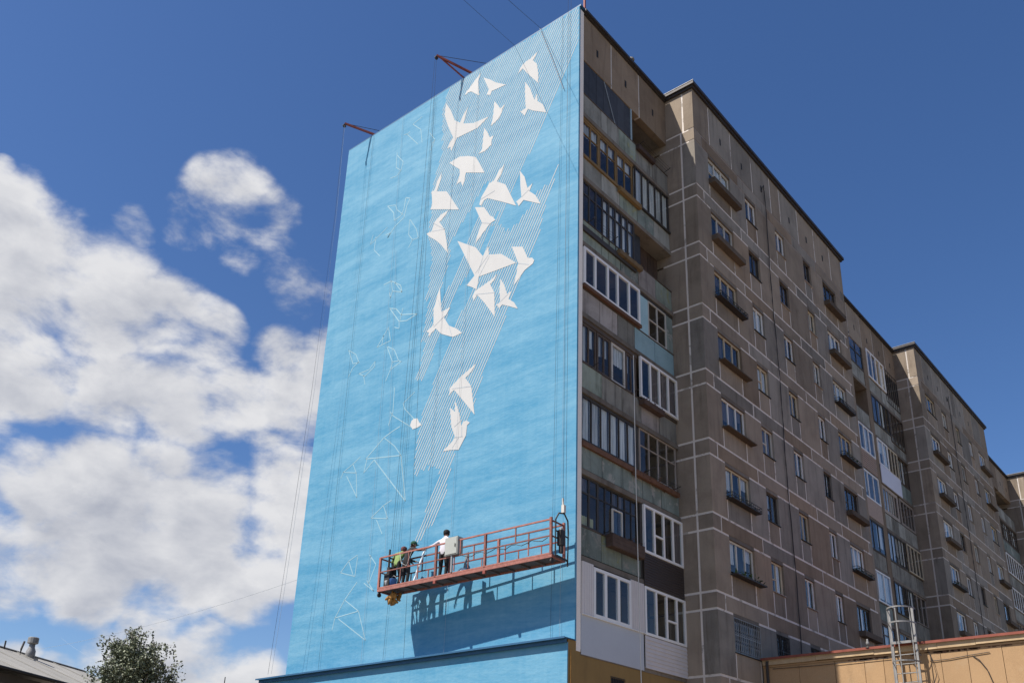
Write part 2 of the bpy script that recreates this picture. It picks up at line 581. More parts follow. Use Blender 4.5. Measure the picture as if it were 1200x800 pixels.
def boxpart(name, mat, parent, x0, x1, y0, y1, z0, z1, ch=0.0):
    """a box part; equal boxes share one mesh.  ch = chamfer of the front (+x) edges"""
    key = (name, mat, round(x1 - x0, 3), round(y1 - y0, 3), round(z1 - z0, 3), ch)
    if key not in _box:
        mb = MB()
        dx, dy, dz = x1 - x0, y1 - y0, z1 - z0
        if ch:
            mb.v = [(0, 0, 0), (0, dy, 0), (0, dy, dz), (0, 0, dz), (dx - ch, 0, 0), (dx - ch, dy, 0), (dx - ch, dy, dz), (dx - ch, 0, dz),
                    (dx, ch, ch), (dx, dy - ch, ch), (dx, dy - ch, dz - ch), (dx, ch, dz - ch)]
            mb.f = [(0, 3, 2, 1), (0, 1, 5, 4), (1, 2, 6, 5), (2, 3, 7, 6), (3, 0, 4, 7),
                    (4, 5, 9, 8), (5, 6, 10, 9), (6, 7, 11, 10), (7, 4, 8, 11), (8, 9, 10, 11)]
        else:
            mb.box(0, dx, 0, dy, 0, dz)
        _box[key] = mb.mesh(name, mat)
    return link(name, _box[key], parent, (x0, y0, z0))


def face_poly(name, x, y0, y1, z0, z1, mat, parent):
    mb = MB()
    mb.v = [(x, y0, z0), (x, y1, z0), (x, y1, z1), (x, y0, z1)]
    mb.f = [(0, 1, 2, 3)]
    return part(name, mb, mat, parent)

# painted mural outlines, wall coordinates (x, z) in metres
BIRDS = [[(-3.249,30.217),(-3.436,30.006),(-3.54,29.884),(-3.327,29.591),(-3.237,29.021),(-3.234,28.573),(-3.658,29.176),(-4.059,29.797),(-4.305,29.617),(-4.173,29.91),(-3.904,30.053),(-3.654,30.053)],[(-3.9,29.02),(-3.637,28.545),(-3.461,28.021),(-3.391,27.825),(-3.283,28.076),(-3.241,27.687),(-2.972,27.379),(-2.796,26.892),(-3.439,27.333),(-3.7,27.562),(-3.75,27.486),(-3.861,27.309),(-3.952,27.463),(-4.087,27.642),(-3.82,27.671),(-3.875,28.312)],[(-6.363,30.929),(-6.47,30.537),(-6.361,29.742),(-6.833,30.239),(-7.016,30.289),(-7.242,30.226),(-7.109,30.399),(-6.911,30.512),(-6.684,30.72)],[(-6.177,30.59),(-5.771,30.236),(-5.465,29.91),(-4.911,29.474),(-5.332,29.533),(-5.678,29.591),(-5.725,29.409),(-5.942,29.556),(-5.838,29.773)],[(-5.496,28.971),(-5.262,28.599),(-5.162,28.403),(-4.909,28.475),(-5.046,28.317),(-5.071,28.138),(-5.25,27.917),(-5.601,27.768),(-5.516,28.278)],[(-8.296,30.449),(-7.962,29.861),(-7.703,29.209),(-7.364,28.89),(-7.183,29.224),(-6.93,29.54),(-7.088,29.06),(-7.174,28.753),(-6.598,28.461),(-5.758,28.336),(-6.34,28.082),(-7.504,28.183),(-7.652,27.911),(-7.789,27.655),(-7.845,27.902),(-8.016,27.914),(-7.888,28.144),(-7.721,28.331),(-8.09,29.14),(-8.334,29.84)],[(-5.983,27.889),(-5.756,27.5),(-5.662,27.239),(-5.414,27.201),(-5.529,27.063),(-5.549,26.812),(-5.856,26.678),(-6.198,26.708),(-6.036,26.855),(-6.007,27.315)],[(-7.841,27.086),(-7.27,27.119),(-6.786,26.904),(-6.364,26.636),(-6.172,26.298),(-5.827,25.609),(-6.848,26.114),(-6.905,25.777),(-6.978,25.502),(-7.118,25.828),(-7.345,25.751),(-7.198,26.129),(-7.21,26.45)],[(-8.233,26.852),(-8.291,26.398),(-8.461,25.969),(-7.872,25.689),(-7.668,25.364),(-7.11,24.458),(-7.921,24.84),(-8.759,25.223),(-8.667,25.411),(-8.765,26.092),(-8.594,26.096),(-8.482,26.491)],[(-4.803,25.505),(-4.946,25.124),(-5.149,24.853),(-4.703,24.508),(-4.411,23.879),(-4.126,23.265),(-4.882,23.808),(-5.608,24.295),(-5.804,24.267),(-5.926,24.095),(-6.02,24.188),(-5.928,24.495),(-5.536,24.96),(-5.318,24.975),(-5.065,25.333)],[(-3.999,24.785),(-3.757,24.391),(-3.603,23.814),(-3.363,23.91),(-3.506,23.624),(-3.214,23.315),(-2.952,22.808),(-3.511,23.18),(-3.771,23.358),(-3.999,23.188),(-4.056,23.329),(-4.133,23.45),(-3.879,23.533),(-3.952,24.097)],[(-6.241,24.171),(-5.752,23.946),(-5.417,23.402),(-5.283,23.302),(-5.132,23.08),(-5.377,23.054),(-5.737,22.769),(-6.118,22.423),(-5.968,22.986),(-5.821,23.261)],[(-7.674,24.696),(-7.949,24.462),(-8.175,24.338),(-7.84,23.855),(-7.541,22.603),(-8.022,23.23),(-8.281,23.511),(-8.735,23.909),(-8.873,24.091),(-8.595,24.083),(-8.45,24.481),(-8.085,24.678)],[(-7.08,22.978),(-6.086,22.266),(-5.674,21.696),(-5.427,22.036),(-5.384,21.651),(-4.766,21.432),(-4.024,20.744),(-4.993,20.807),(-5.838,20.875),(-5.857,20.67),(-5.911,20.351),(-6.193,20.569),(-6.442,20.73),(-6.06,21.009),(-6.561,21.985)],[(-4.258,21.524),(-3.746,21.308),(-3.478,20.718),(-3.28,20.655),(-3.179,20.506),(-3.243,20.391),(-3.609,20.263),(-4.114,19.797),(-4.002,20.215),(-3.922,20.702)],[(-4.932,20.628),(-5.075,20.393),(-5.247,20.324),(-5.017,19.875),(-4.942,18.846),(-5.501,19.652),(-5.875,20.109),(-6.042,19.898),(-6.099,20.12),(-5.963,20.325),(-5.545,20.412),(-5.184,20.499)],[(-4.744,20.345),(-4.545,20.007),(-4.405,19.599),(-4.207,19.629),(-4.314,19.344),(-4.056,19.117),(-3.867,18.788),(-4.25,19.023),(-4.608,19.225),(-4.754,19.111),(-4.81,19.238),(-4.915,19.303),(-4.716,19.379),(-4.772,19.889)],[(-7.877,21.226),(-7.756,20.412),(-7.674,20.046),(-7.226,20.091),(-7.387,19.858),(-7.527,19.725),(-7.242,19.295),(-6.828,19.02),(-6.536,18.741),(-7.0,18.723),(-7.623,19.074),(-7.934,19.404),(-8.148,19.295),(-8.291,19.178),(-8.296,19.346),(-8.441,19.462),(-8.073,19.602),(-8.136,20.297)],[(-5.746,17.233),(-5.954,16.966),(-6.232,16.796),(-5.916,16.379),(-5.688,15.214),(-6.184,15.814),(-6.753,16.475),(-6.887,16.438),(-7.005,16.319),(-6.977,16.626),(-6.471,16.928),(-6.167,17.049)],[(-6.69,16.058),(-6.415,15.438),(-6.296,14.929),(-6.184,15.087),(-6.053,15.093),(-5.893,14.968),(-6.019,14.896),(-6.043,14.522),(-6.364,14.056),(-6.677,14.141),(-7.147,14.192),(-6.8,14.391),(-6.556,14.573),(-6.778,15.04),(-6.913,15.827),(-6.643,15.584)],[(-8.876,15.837),(-8.769,15.895),(-8.575,15.86),(-8.468,15.676),(-8.321,15.534),(-8.504,15.48),(-8.782,15.468),(-8.939,15.681)]]
FOLDS = [[(-5.944,24.402),(-5.237,24.467)],[(-8.546,24.472),(-7.84,23.855)],[(-8.57,24.072),(-7.84,23.855)],[(-5.821,23.261),(-5.375,23.034)],[(-6.012,21.102),(-5.405,21.65)],[(-5.674,21.696),(-5.88,21.05)],[(-5.348,21.58),(-5.838,20.875)],[(-3.921,20.675),(-3.419,20.427)],[(-5.952,20.156),(-5.017,19.875)],[(-4.716,19.379),(-4.324,19.586)],[(-3.879,23.533),(-3.529,23.702)],[(-8.066,19.516),(-7.483,19.81)],[(-7.909,20.638),(-7.685,20.049)],[(-7.242,19.295),(-7.052,18.756)],[(-6.865,16.559),(-5.916,16.379)],[(-6.556,14.573),(-6.195,14.521)],[(-6.247,14.534),(-6.273,14.907)],[(-6.64,15.004),(-6.312,15.163)],[(-6.681,14.199),(-6.399,14.533)]]
SKETCH = [[(-10.847,30.13),(-10.661,30.083),(-9.885,29.131)],[(-10.657,30.049),(-10.446,30.105)],[(-9.753,30.538),(-10.312,30.423),(-9.767,29.845),(-9.609,29.058)],[(-9.174,29.34),(-8.816,28.794),(-9.05,28.361)],[(-9.0,28.688),(-8.816,28.794)],[(-11.185,29.34),(-11.152,28.514),(-10.815,28.192),(-10.717,28.604),(-11.169,29.195)],[(-10.815,28.192),(-11.096,28.025),(-11.468,28.105)],[(-11.476,26.642),(-11.029,26.091),(-10.944,25.661),(-10.541,25.724),(-10.397,25.999),(-10.34,26.54),(-10.068,26.384),(-10.231,26.069),(-10.347,25.54),(-10.902,25.303),(-11.27,24.932),(-11.114,25.106),(-11.414,25.139)],[(-11.45,26.63),(-10.952,26.45),(-10.822,26.144),(-10.4,25.709)],[(-9.975,25.276),(-9.95,24.506),(-9.689,24.159),(-9.35,24.106),(-9.51,24.596),(-9.951,25.266)],[(-9.689,24.159),(-9.883,23.869)],[(-12.242,25.498),(-12.368,25.061),(-11.793,25.303),(-11.338,25.495)],[(-12.035,25.31),(-12.07,24.644),(-11.652,24.182)],[(-11.222,22.604),(-10.762,22.609),(-10.171,22.18),(-10.053,21.82),(-10.644,22.09),(-10.724,21.804),(-10.814,22.082)],[(-10.762,22.609),(-10.644,22.09)],[(-10.513,22.421),(-10.053,21.82)],[(-10.722,21.309),(-10.309,21.132),(-9.99,20.752),(-9.04,20.454),(-9.62,20.359),(-10.069,20.475),(-10.696,21.282)],[(-10.069,20.475),(-10.031,20.14),(-10.325,20.303)],[(-9.911,21.031),(-10.017,20.5)],[(-10.673,20.424),(-10.481,19.75),(-11.26,19.706),(-10.671,20.406)],[(-10.921,20.16),(-10.983,19.744)],[(-13.051,20.164),(-12.546,19.802),(-12.311,19.392),(-12.641,19.233),(-12.883,18.87)],[(-13.051,20.164),(-12.668,19.417),(-12.248,19.354)],[(-11.294,19.085),(-11.599,18.82),(-12.232,18.827),(-11.831,18.591),(-11.298,18.854),(-11.294,19.085)],[(-11.92,18.662),(-11.778,18.208)],[(-10.657,19.55),(-10.204,19.254),(-9.887,18.662),(-9.728,18.586),(-10.325,18.422),(-10.545,17.989)],[(-10.657,19.55),(-10.253,18.736),(-10.325,18.422)],[(-10.253,18.736),(-9.887,18.662)],[(-9.496,15.777),(-9.891,15.689),(-10.343,15.543),(-11.277,14.897),(-9.305,14.569),(-8.878,12.702),(-10.775,14.733)],[(-10.343,15.543),(-9.699,15.033),(-9.305,14.569)],[(-10.777,14.751),(-11.322,14.34),(-11.212,14.864)],[(-8.828,17.024),(-9.426,16.709),(-9.318,16.457),(-8.645,15.775)],[(-10.109,16.544),(-9.905,16.309),(-8.848,15.571)],[(-9.989,17.547),(-9.963,16.503),(-10.16,15.98)],[(-11.605,15.064),(-12.009,14.868),(-12.539,14.645),(-11.762,14.441),(-11.579,13.407),(-12.319,14.436)],[(-12.009,14.868),(-11.762,14.441)],[(-12.539,14.645),(-12.656,14.424)],[(-9.605,12.894),(-10.032,12.768),(-10.66,12.411),(-9.743,12.212),(-10.032,12.768)],[(-10.342,12.275),(-9.971,11.678)],[(-11.209,11.099),(-11.678,10.945),(-12.087,10.567),(-11.247,10.303),(-11.198,11.024)],[(-11.678,10.945),(-11.367,10.394)],[(-10.548,10.999),(-10.153,10.574),(-10.45,9.928),(-10.468,10.954)],[(-10.706,9.966),(-10.145,9.602),(-10.569,10.047)],[(-11.094,10.074),(-11.691,9.493),(-10.865,8.981),(-12.135,8.889),(-12.222,8.464)],[(-11.691,9.493),(-12.135,8.889)],[(-10.865,8.981),(-10.35,7.89),(-11.942,8.835)]]
HATCH = [[(-8.105,31.279),(-1.273,31.151),(-1.261,29.424),(-2.604,26.967),(-3.925,24.768),(-4.262,24.071),(-4.678,23.52),(-5.614,24.214),(-5.848,24.268),(-5.522,25.306),(-7.641,22.841),(-8.477,23.052),(-8.82,24.048),(-8.666,25.139),(-8.757,26.142),(-8.346,27.832),(-8.285,27.039),(-8.439,30.357)],[(-5.777,24.374),(-4.911,23.764),(-5.243,22.966),(-6.345,21.234),(-6.857,20.871),(-7.785,18.878),(-8.29,17.529),(-8.487,17.469),(-8.814,17.618),(-8.711,17.784),(-8.368,19.204),(-7.555,20.808),(-6.98,21.486),(-6.457,22.887)],[(-8.477,23.052),(-7.474,22.771),(-7.366,22.413),(-7.889,21.001),(-8.355,19.071),(-8.681,19.116),(-8.436,20.806),(-8.612,20.939),(-8.478,22.149)],[(-4.908,23.694),(-4.64,23.502),(-4.939,22.831),(-4.621,22.307),(-4.191,22.368),(-3.568,22.778),(-3.17,23.517),(-2.65,23.532),(-2.117,24.198),(-2.827,22.343),(-2.752,22.084),(-3.332,20.909),(-3.846,19.896),(-5.33,16.738),(-5.707,15.752),(-6.482,14.077),(-6.892,12.861),(-6.752,12.787),(-7.312,11.452),(-7.66,11.543),(-7.927,11.101),(-8.317,10.958),(-7.226,13.46),(-7.357,13.649),(-8.07,13.779),(-8.582,13.527),(-8.4,15.95),(-7.73,17.357),(-7.046,18.818),(-6.822,19.373),(-5.934,20.709),(-5.638,22.001),(-5.294,22.519)]]
# ------------------------------------------------------------------ ground and apartment building
gm = MB()
gm.v = [(-3000, -3000, 0), (3000, -3000, 0), (3000, 3000, 0), (-3000, 3000, 0)]
gm.f = [(0, 1, 2, 3)]
g = part('ground', gm, 'asphalt')
g['kind'] = 'structure'


def U(k):
    return 9.5 + (7 - k) * 2.8


BX = -1.33            # balcony front plane
END_Y = -6.225        # painted end wall plane
EX0, EX1 = -14.66, -1.28
PITCH = 27.7
apt = thing('apartment_building', 'long tall grey panel apartment building with a blue painted end wall and stacked balconies', 'apartment building')

# cores (what is seen through windows and at the back of balconies)
part('inner_wall', MB().box(-14.5, -2.7, -6.15, 84, 0, 31.0), 'interior', apt)
part('end_pier', MB().box(-2.69, EX1, -6.149, -5.94, 6.625, 31.12), 'pier_plaster', apt)
endwall = part('end_wall', MB().box(EX0, EX1, END_Y, -6.151, 6.9, 31.22), 'mural_blue', apt)
part('parapet_flashing', MB().box(EX0 - 0.02, EX1 + 0.06, END_Y + 0.012, -5.9, 31.222, 31.30), 'blue_flashing', apt)
base = part('base_wall', MB().box(-15.6, EX1 - 0.005, -6.56, -6.52, 0, 6.8).box(-15.6, -15.55, -6.52, -6.23, 0, 6.8), 'mural_blue', apt)
part('ledge', MB().box(-15.72, EX1 + 0.03, -6.76, -6.23, 6.90, 6.93).box(-15.66, EX1 - 0.02, -6.66, -6.565, 6.79, 6.899), 'blue_flashing', apt)
part('ledge_trim', MB().box(-15.73, EX1 + 0.05, -6.768, -6.761, 6.885, 6.94), 'blue_flashing', apt)
part('ground_floor_wall', MB().box(-1.36, EX1 - 0.01, -6.519, -0.002, 0, 6.62).box(-1.36, EX1 - 0.008, -6.519, -5.96, 6.621, 6.897), 'mustard', apt)
gr = MB()
for y in [-4.42 + 0.09 * i for i in range(9)]:
    gr.box(-1.275, -1.262, y, y + 0.012, 5.3, 6.12)
gr.box(-1.276, -1.266, -4.44, -3.68, 6.12, 6.14).box(-1.276, -1.266, -4.44, -3.68, 5.28, 5.30)
part('window_grille', gr, 'rail_dark', apt)
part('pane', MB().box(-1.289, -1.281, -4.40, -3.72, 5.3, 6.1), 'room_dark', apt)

# ---- painted mural: every bird a flat patch of paint on the wall
for i, P in enumerate(BIRDS):
    part('painted_bird', MB().slab_xz([(x, z) for x, z in P], END_Y - 0.010, END_Y - 0.002), 'mural_white', endwall)


def ribbon(mb, pts, w, y0, y1):
    for a, b in zip(pts[:-1], pts[1:]):
        dx, dz = b[0] - a[0], b[1] - a[1]
        l = math.hypot(dx, dz)
        if l < 1e-4:
            continue
        nx, nz = -dz / l * w / 2, dx / l * w / 2
        mb.slab_xz([(a[0] + nx, a[1] + nz), (b[0] + nx, b[1] + nz), (b[0] - nx, b[1] - nz), (a[0] - nx, a[1] - nz)], y0, y1)


for s in FOLDS:
    fm = MB()
    ribbon(fm, s, 0.028, END_Y - 0.014, END_Y - 0.0101)
    part('fold_line', fm, 'mural_fold', endwall)
for s in SKETCH:
    sm = MB()
    ribbon(sm, s, 0.034 if len(s) < 7 else 0.042, END_Y - 0.004, END_Y - 0.001)
    part('sketched_outline', sm, 'mural_sketch', endwall)
SL = 0.535
hm = MB()
SP = 0.136
k0 = -40
ci = 0
for kk in range(-200, 100):
    c = kk * SP        # x - SL*z = c
    iv = []
    for P in HATCH:
        ts = []
        for a, b in zip(P, P[1:] + P[:1]):
            fa, fb = a[0] - SL * a[1] - c, b[0] - SL * b[1] - c
            if (fa < 0) != (fb < 0):
                t = fa / (fa - fb)
                ts.append(a[1] + (b[1] - a[1]) * t)
        ts.sort()
        iv += [(ts[i], ts[i + 1]) for i in range(0, len(ts) - 1, 2)]
    iv.sort()
    mg = []
    for a, b in iv:
        if mg and a <= mg[-1][1] + 0.25:
            mg[-1][1] = max(mg[-1][1], b)
        else:
            mg.append([a, b])
    for a, b in mg:
        if b - a > 0.25:
            b = min(b + R.uniform(-0.1, 0.1), 31.2, (EX1 - 0.04 - c) / SL)
            a += R.uniform(-0.12, 0.12)
            w = R.uniform(0.031, 0.040)
            pts = [(c + SL * z + R.uniform(-0.006, 0.006), z) for z in [a + (b - a) * q / 6 for q in range(7)]]
            if True:
                ribbon(hm, pts, w, END_Y - 0.006, END_Y - 0.001)
hs = part('painted_stripes', hm, 'mural_stripe', endwall)
hs['kind'] = 'stuff'

# ---- windows -------------------------------------------------------------


def curtain_sheet(parent, name, x, y0, y1, z0, z1, mat):
    n = max(4, int((y1 - y0) / 0.07))
    a, b = [], []
    for i in range(n + 1):
        y = y0 + (y1 - y0) * i / n
        dx = 0.018 * (1 if i % 2 else -1) * R.uniform(0.5, 1.2)
        a.append((x + dx, y, z0 + R.uniform(-0.01, 0.01)))
        b.append((x + dx, y, z1))
    return part(name, MB().sheet(a, b), mat, parent)


def glazing(name, x, y0, y1, z0, z1, n, mat, fw=0.055, depth=0.06, transom=None, curtains=None, cmat='curtain', splits=(), parent=None, panes=True, widths=None, border=None):
    """a frame with n lights; panes and curtains are its sub-parts"""
    W, H = y1 - y0, z1 - z0
    bd = border or fw
    mb = MB()
    mb.box(-depth, 0, 0, bd, 0, H).box(-depth, 0, W - bd, W, 0, H)
    mb.box(-depth, 0, bd, W - bd, 0, bd).box(-depth, 0, bd, W - bd, H - bd, H)
    ws = widths or [1] * n
    tot = sum(ws)
    inner = W - 2 * bd - fw * (n - 1)
    cells = []
    y = bd
    for i in range(n):
        w = inner * ws[i] / tot
        cells.append((y, y + w))
        if i < n - 1:
            mb.box(-depth, -0.002, y + w, y + w + fw, bd, H - bd)
        y += w + fw
    zt = None
    if transom:
        zt = bd + (H - 2 * bd) * transom
        for a, b in cells:
            mb.box(-depth + 0.004, -0.004, a, b, zt - fw * 0.4, zt + fw * 0.4)
    for s in splits:
        a, b = cells[s]
        mb.box(-depth + 0.004, -0.004, a, b, H * 0.42, H * 0.42 + fw * 0.7)
    fr = part(name, mb, mat, parent, (x, y0, z0))
    for i, (a, b) in enumerate(cells):
        if panes:
            if zt:
                boxpart('pane', 'window_glass', fr, -0.034, -0.028, a - 0.004, b + 0.004, bd - 0.004, zt - fw * 0.4 + 0.003)
                boxpart('pane', 'window_glass', fr, -0.034, -0.028, a - 0.004, b + 0.004, zt + fw * 0.4 - 0.003, H - bd + 0.004)
            else:
                boxpart('pane', 'window_glass', fr, -0.034, -0.028, a - 0.004, b + 0.004, bd - 0.004, H - bd + 0.004)
        if curtains:
            f = curtains[i % len(curtains)]
            if f:
                lo = H - bd - (H - 2 * bd) * f
                curtain_sheet(fr, 'curtain', -0.10, a + 0.01, b - 0.01, lo + 0.01, H - bd * 0.6, cmat)
    return fr


COLS = [(1.12, 3.05, 3), (4.43, 5.48, 2), (7.45, 8.42, 2), (10.55, 11.42, 2), (12.90, 14.60, 3)]
BELT = [0.0, 0.61, 3.82, 6.60, 9.38, 12.10, 15.32, 15.9]
ATTIC = [0.0, 1.36, 3.32, 5.31, 7.24, 8.25, 10.28, 12.25, 14.28, 15.9]
FRM = ['white_pvc', 'white_paint', 'cream_paint', 'dark_frame']
SPEC0 = {(0, 0): 'white_paint', (0, 1): 'white_pvc', (0, 2): 'white_pvc', (0, 3): 'dark_frame', (0, 4): 'dark_frame',
         (1, 0): 'white_paint', (1, 1): 'dark_frame', (1, 2): 'dark_frame', (1, 3): 'cream_paint', (1, 4): 'white_pvc',
         (2, 0): 'cream_paint', (2, 1): 'white_pvc', (2, 2): 'white_pvc', (2, 3): 'white_paint', (2, 4): 'white_paint',
         (3, 0): 'cream_paint', (3, 1): 'cream_paint', (3, 2): 'cream_paint', (3, 3): 'white_pvc', (3, 4): 'cream_paint',
         (4, 0): 'white_pvc', (4, 1): 'white_paint', (4, 2): 'white_pvc', (4, 3): 'dark_frame', (4, 4): 'dark_frame',
         (5, 0): 'cream_paint', (5, 1): 'dark_frame', (5, 2): 'cream_paint', (5, 3): 'white_pvc', (5, 4): 'white_pvc',
         (6, 0): 'white_paint', (6, 1): 'cream_paint', (6, 2): 'white_pvc', (6, 3): 'white_pvc', (6, 4): 'dark_frame',
         (7, 0): 'dark_frame', (7, 1): 'dark_frame', (7, 2): 'dark_frame', (7, 3): 'white_pvc', (7, 4): 'white_pvc'}
TROUGH0 = {(0, 0): 'trough', (1, 0): 'trough', (2, 0): 'basket', (3, 0): 'shelf', (4, 0): 'shelf', (5, 0): 'basket', (6, 0): 'plants',
           (0, 4): 'trough', (1, 4): 'trough', (2, 4): 'basket', (3, 4): 'basket', (4, 4): 'trough', (5, 4): 'basket', (6, 4): 'trough', (7, 4): 'plants'}


def flower_trough(kind, y0, y1, z):
    """planter hung under a window: shelf, sides and what it holds"""
    ye = y1 + 0.42
    if kind == 'trough':
        mb = MB().box(0.002, 0.29, y0 - 0.04, ye, z - 0.26, z - 0.21).box(0.25, 0.29, y0 - 0.04, ye, z - 0.209, z - 0.02)
        mb.box(0.002, 0.249, y0 - 0.04, y0 + 0.01, z - 0.209, z - 0.02).box(0.002, 0.249, ye - 0.05, ye, z - 0.209, z - 0.02)
        t = part('flower_trough', mb, 'trough_dark', apt)
    else:
        t = part('flower_shelf', MB().box(0.002, 0.27, y0 - 0.05, ye - 0.1, z - 0.13, z - 0.08), 'rail_dark' if kind != 'shelf' else 'trough_dark', apt)
        if kind == 'basket':
            rb = MB()
            ya, yb = y0 - 0.05, ye - 0.1
            for zz in (z - 0.02, z + 0.10):
                rb.bar((0.26, ya, zz), (0.26, yb, zz), 0.018).bar((0.01, ya, zz), (0.26, ya, zz), 0.018).bar((0.01, yb, zz), (0.26, yb, zz), 0.018)
            nb = int((yb - ya) / 0.16)
            for i in range(nb + 1):
                yy = ya + (yb - ya) * i / nb
                rb.bar((0.26, yy, z - 0.10), (0.26, yy, z + 0.12), 0.013)
            part('railing', rb, 'rail_dark', t)
        if kind in ('plants', 'basket'):
            pm = MB()
            for i in range(70 if kind == 'plants' else 26):
                p = Vector((R.uniform(0.05, 0.25), R.uniform(y0, ye - 0.2), z - 0.08 + abs(R.gauss(0, 0.09))))
                a = Vector((R.uniform(-1, 1), R.uniform(-1, 1), R.uniform(-.5, 1))).normalized() * R.uniform(0.05, 0.10)
                b = a.cross(Vector((R.uniform(-1, 1), R.uniform(-1, 1), R.uniform(-1, 1)))).normalized() * 0.045
                i0 = len(pm.v)
                pm.v += [tuple(p - a), tuple(p + b), tuple(p + a), tuple(p - b)]
                pm.f.append((i0, i0 + 1, i0 + 2, i0 + 3))
            part('foliage', pm, 'plant_green', t)


def bay(Y0, idx, rows=8):
    g = 0.042
    jt, jf = MB(), MB()
    L = 15.9
    part('bay_core', MB().box(-2.69, -0.30, Y0 + 0.3, Y0 + L - 0.3, 0, 31.0), 'room_dark', apt)  # painted near-black just behind the panes, in place of unlit room depth
    part('side_wall', MB().box(-2.68, -0.01, Y0 + L - 0.29, Y0 + L - 0.01, 0, 31.15), 'concrete', apt)
    S = -0.62          # vertical seam of the side face
    zj = []

    def lshape(name, z0, z1, ye, xs, mat):
        part(name, MB().prism([(xs + g, Y0), (0, Y0), (0, Y0 + ye), (-0.29, Y0 + ye), (-0.29, Y0 + 0.29), (xs + g, Y0 + 0.29)], z0, z1), mat, apt)

    for k in range(rows + 1):
        u = U(k)
        J = jf if k == 0 else jt
        mt = R.choice(['concrete_belt', 'concrete_belt', 'concrete_warm', 'concrete'])
        # belt
        lshape('corner_panel', u - 0.6 + g, u - g, BELT[1] - g, S, 'concrete_belt')
        boxpart('belt_panel', 'concrete_belt', apt, -2.68, S - g, Y0 + 0.002, Y0 + 0.29, u - 0.6 + g, u - g)
        for a, b in zip(BELT[1:-1], BELT[2:]):
            boxpart('belt_panel', R.choice(['concrete_belt', 'concrete_belt', 'concrete_warm', 'concrete_grey']), apt, -0.29, R.uniform(-0.004, 0.003), Y0 + a + g, Y0 + b - g, u - 0.6 + g, u - g, 0.006)
        J.box(-0.25, -0.012, Y0 + 0.012, Y0 + L - 0.02, u - g, u + g)
        jt.box(-1.66, -0.2501, Y0 + 0.012, Y0 + 0.25, u - g, u + g)
        for b in BELT[1:-1]:
            J.box(-0.25, -0.012, Y0 + b - g, Y0 + b + g, u - 0.6 + g, u - g)
        jt.box(S - g, S + g, Y0 + 0.012, Y0 + 0.25, u - 0.6 + g, u - g)
        # lower seam, broken by the windows
        if k < rows:
            edges = [0.012] + [e for a, b, n in COLS for e in (a, b)] + [L - 0.02]
            for a, b in zip(edges[0::2], edges[1::2]):
                J.box(-0.25, -0.012, Y0 + a, Y0 + b, u - 0.6 - g, u - 0.6 + g)
            jt.box(-1.66, -0.2501, Y0 + 0.012, Y0 + 0.25, u - 0.6 - g, u - 0.6 + g)
    for k in range(rows):
        u, d = U(k), U(k + 1)
        z0, z1 = d + g, u - 0.6 - g
        wt, wb = u - 0.70, u - 1.90
        lshape('corner_panel', z0, z1, COLS[0][0], S, R.choice(['concrete', 'concrete_grey', 'concrete']))
        boxpart('wall_panel', 'concrete', apt, -2.68, S - g, Y0 + 0.002, Y0 + 0.29, z0, z1)
        jt.box(S - g, S + g, Y0 + 0.012, Y0 + 0.25, z0, z1)
        for i, (a, b, n) in enumerate(COLS):
            nxt = COLS[i + 1][0] if i + 1 < len(COLS) else L
            boxpart('wall_panel', R.choice(['concrete', 'concrete_grey', 'concrete_warm', 'concrete', 'concrete_grey']), apt, -0.29, R.uniform(-0.003, 0.002), Y0 + b, Y0 + nxt - (0.29 if i == 4 else 0), z0, z1, 0.004)
            # infill under the window between two seams
            boxpart('sill_panel', R.choice(['concrete_belt', 'concrete', 'concrete_warm', 'concrete_grey']), apt, -0.29, -0.004, Y0 + a + 2 * g, Y0 + b - 2 * g, z0, wb - 0.03, 0.004)
            jt.box(-0.25, -0.012, Y0 + a, Y0 + a + 2 * g, z0, wb - 0.03)
            jt.box(-0.25, -0.012, Y0 + b - 2 * g, Y0 + b, z0, wb - 0.03)
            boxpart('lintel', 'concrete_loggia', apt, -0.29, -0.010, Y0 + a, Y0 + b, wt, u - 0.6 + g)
            fmn = SPEC0[(k, i)] if idx == 0 else R.choices(FRM, (5, 2, 2, 3))[0]
            far = idx == 2
            cv = [R.choice([0, 0.4, 0.7, 1.0, 1.0]) for _ in range(n)]
            if R.random() < 0.25:
                cv = [0]
            if k == 7 and i < 3 and idx == 0:
                cv = [0]
            fr = glazing('window', -0.09, Y0 + a, Y0 + b, wb, wt, n, fmn, fw=0.060, depth=0.06, curtains=None if far else cv,
                         cmat=R.choice(['curtain', 'curtain', 'curtain_dark']), splits=(0,) if R.random() < 0.25 else (), parent=apt,
                         widths=[1, 1, 0.9][:n] if R.random() < 0.5 else None)
            boxpart('sill', 'rail_dark' if R.random() < 0.6 else 'joint_faint', fr, 0.0, 0.135, -0.02, b - a + 0.02, -0.028, -0.002)
            kind = TROUGH0.get((k, i)) if idx == 0 else (R.choice(['trough', 'trough', 'basket', 'shelf', None]) if i in (0, 4) else None)
            if kind and not (k == 7 and i == 0):
                flower_trough(kind, Y0 + a, Y0 + b, wb)
            if k == 7 and i < 3 and idx == 0:
                gb = MB()
                w, h = b - a, wt - wb
                nb = int(w / 0.13)
                for q in range(nb + 1):
                    yy = w * q / nb
                    gb.bar((0.03, yy, 0), (0.03, yy, h), 0.014)
                    if q < nb:
                        for zz in (0.2, 0.55, 0.9):
                            pts = [(0.03, yy + w / nb * (0.5 + 0.42 * math.sin(t * 1.05)), zz + 0.15 * math.cos(t * 1.05)) for t in range(7)]
                            gb.tube(pts, 0.007, 4, False)
                for zz in (0.02, h / 2, h - 0.02):
                    gb.bar((0.032, 0, zz), (0.032, w, zz), 0.016)
                part('window_grille', gb, 'steel' if i == 0 else 'rail_dark', fr, (0.07, 0, 0))
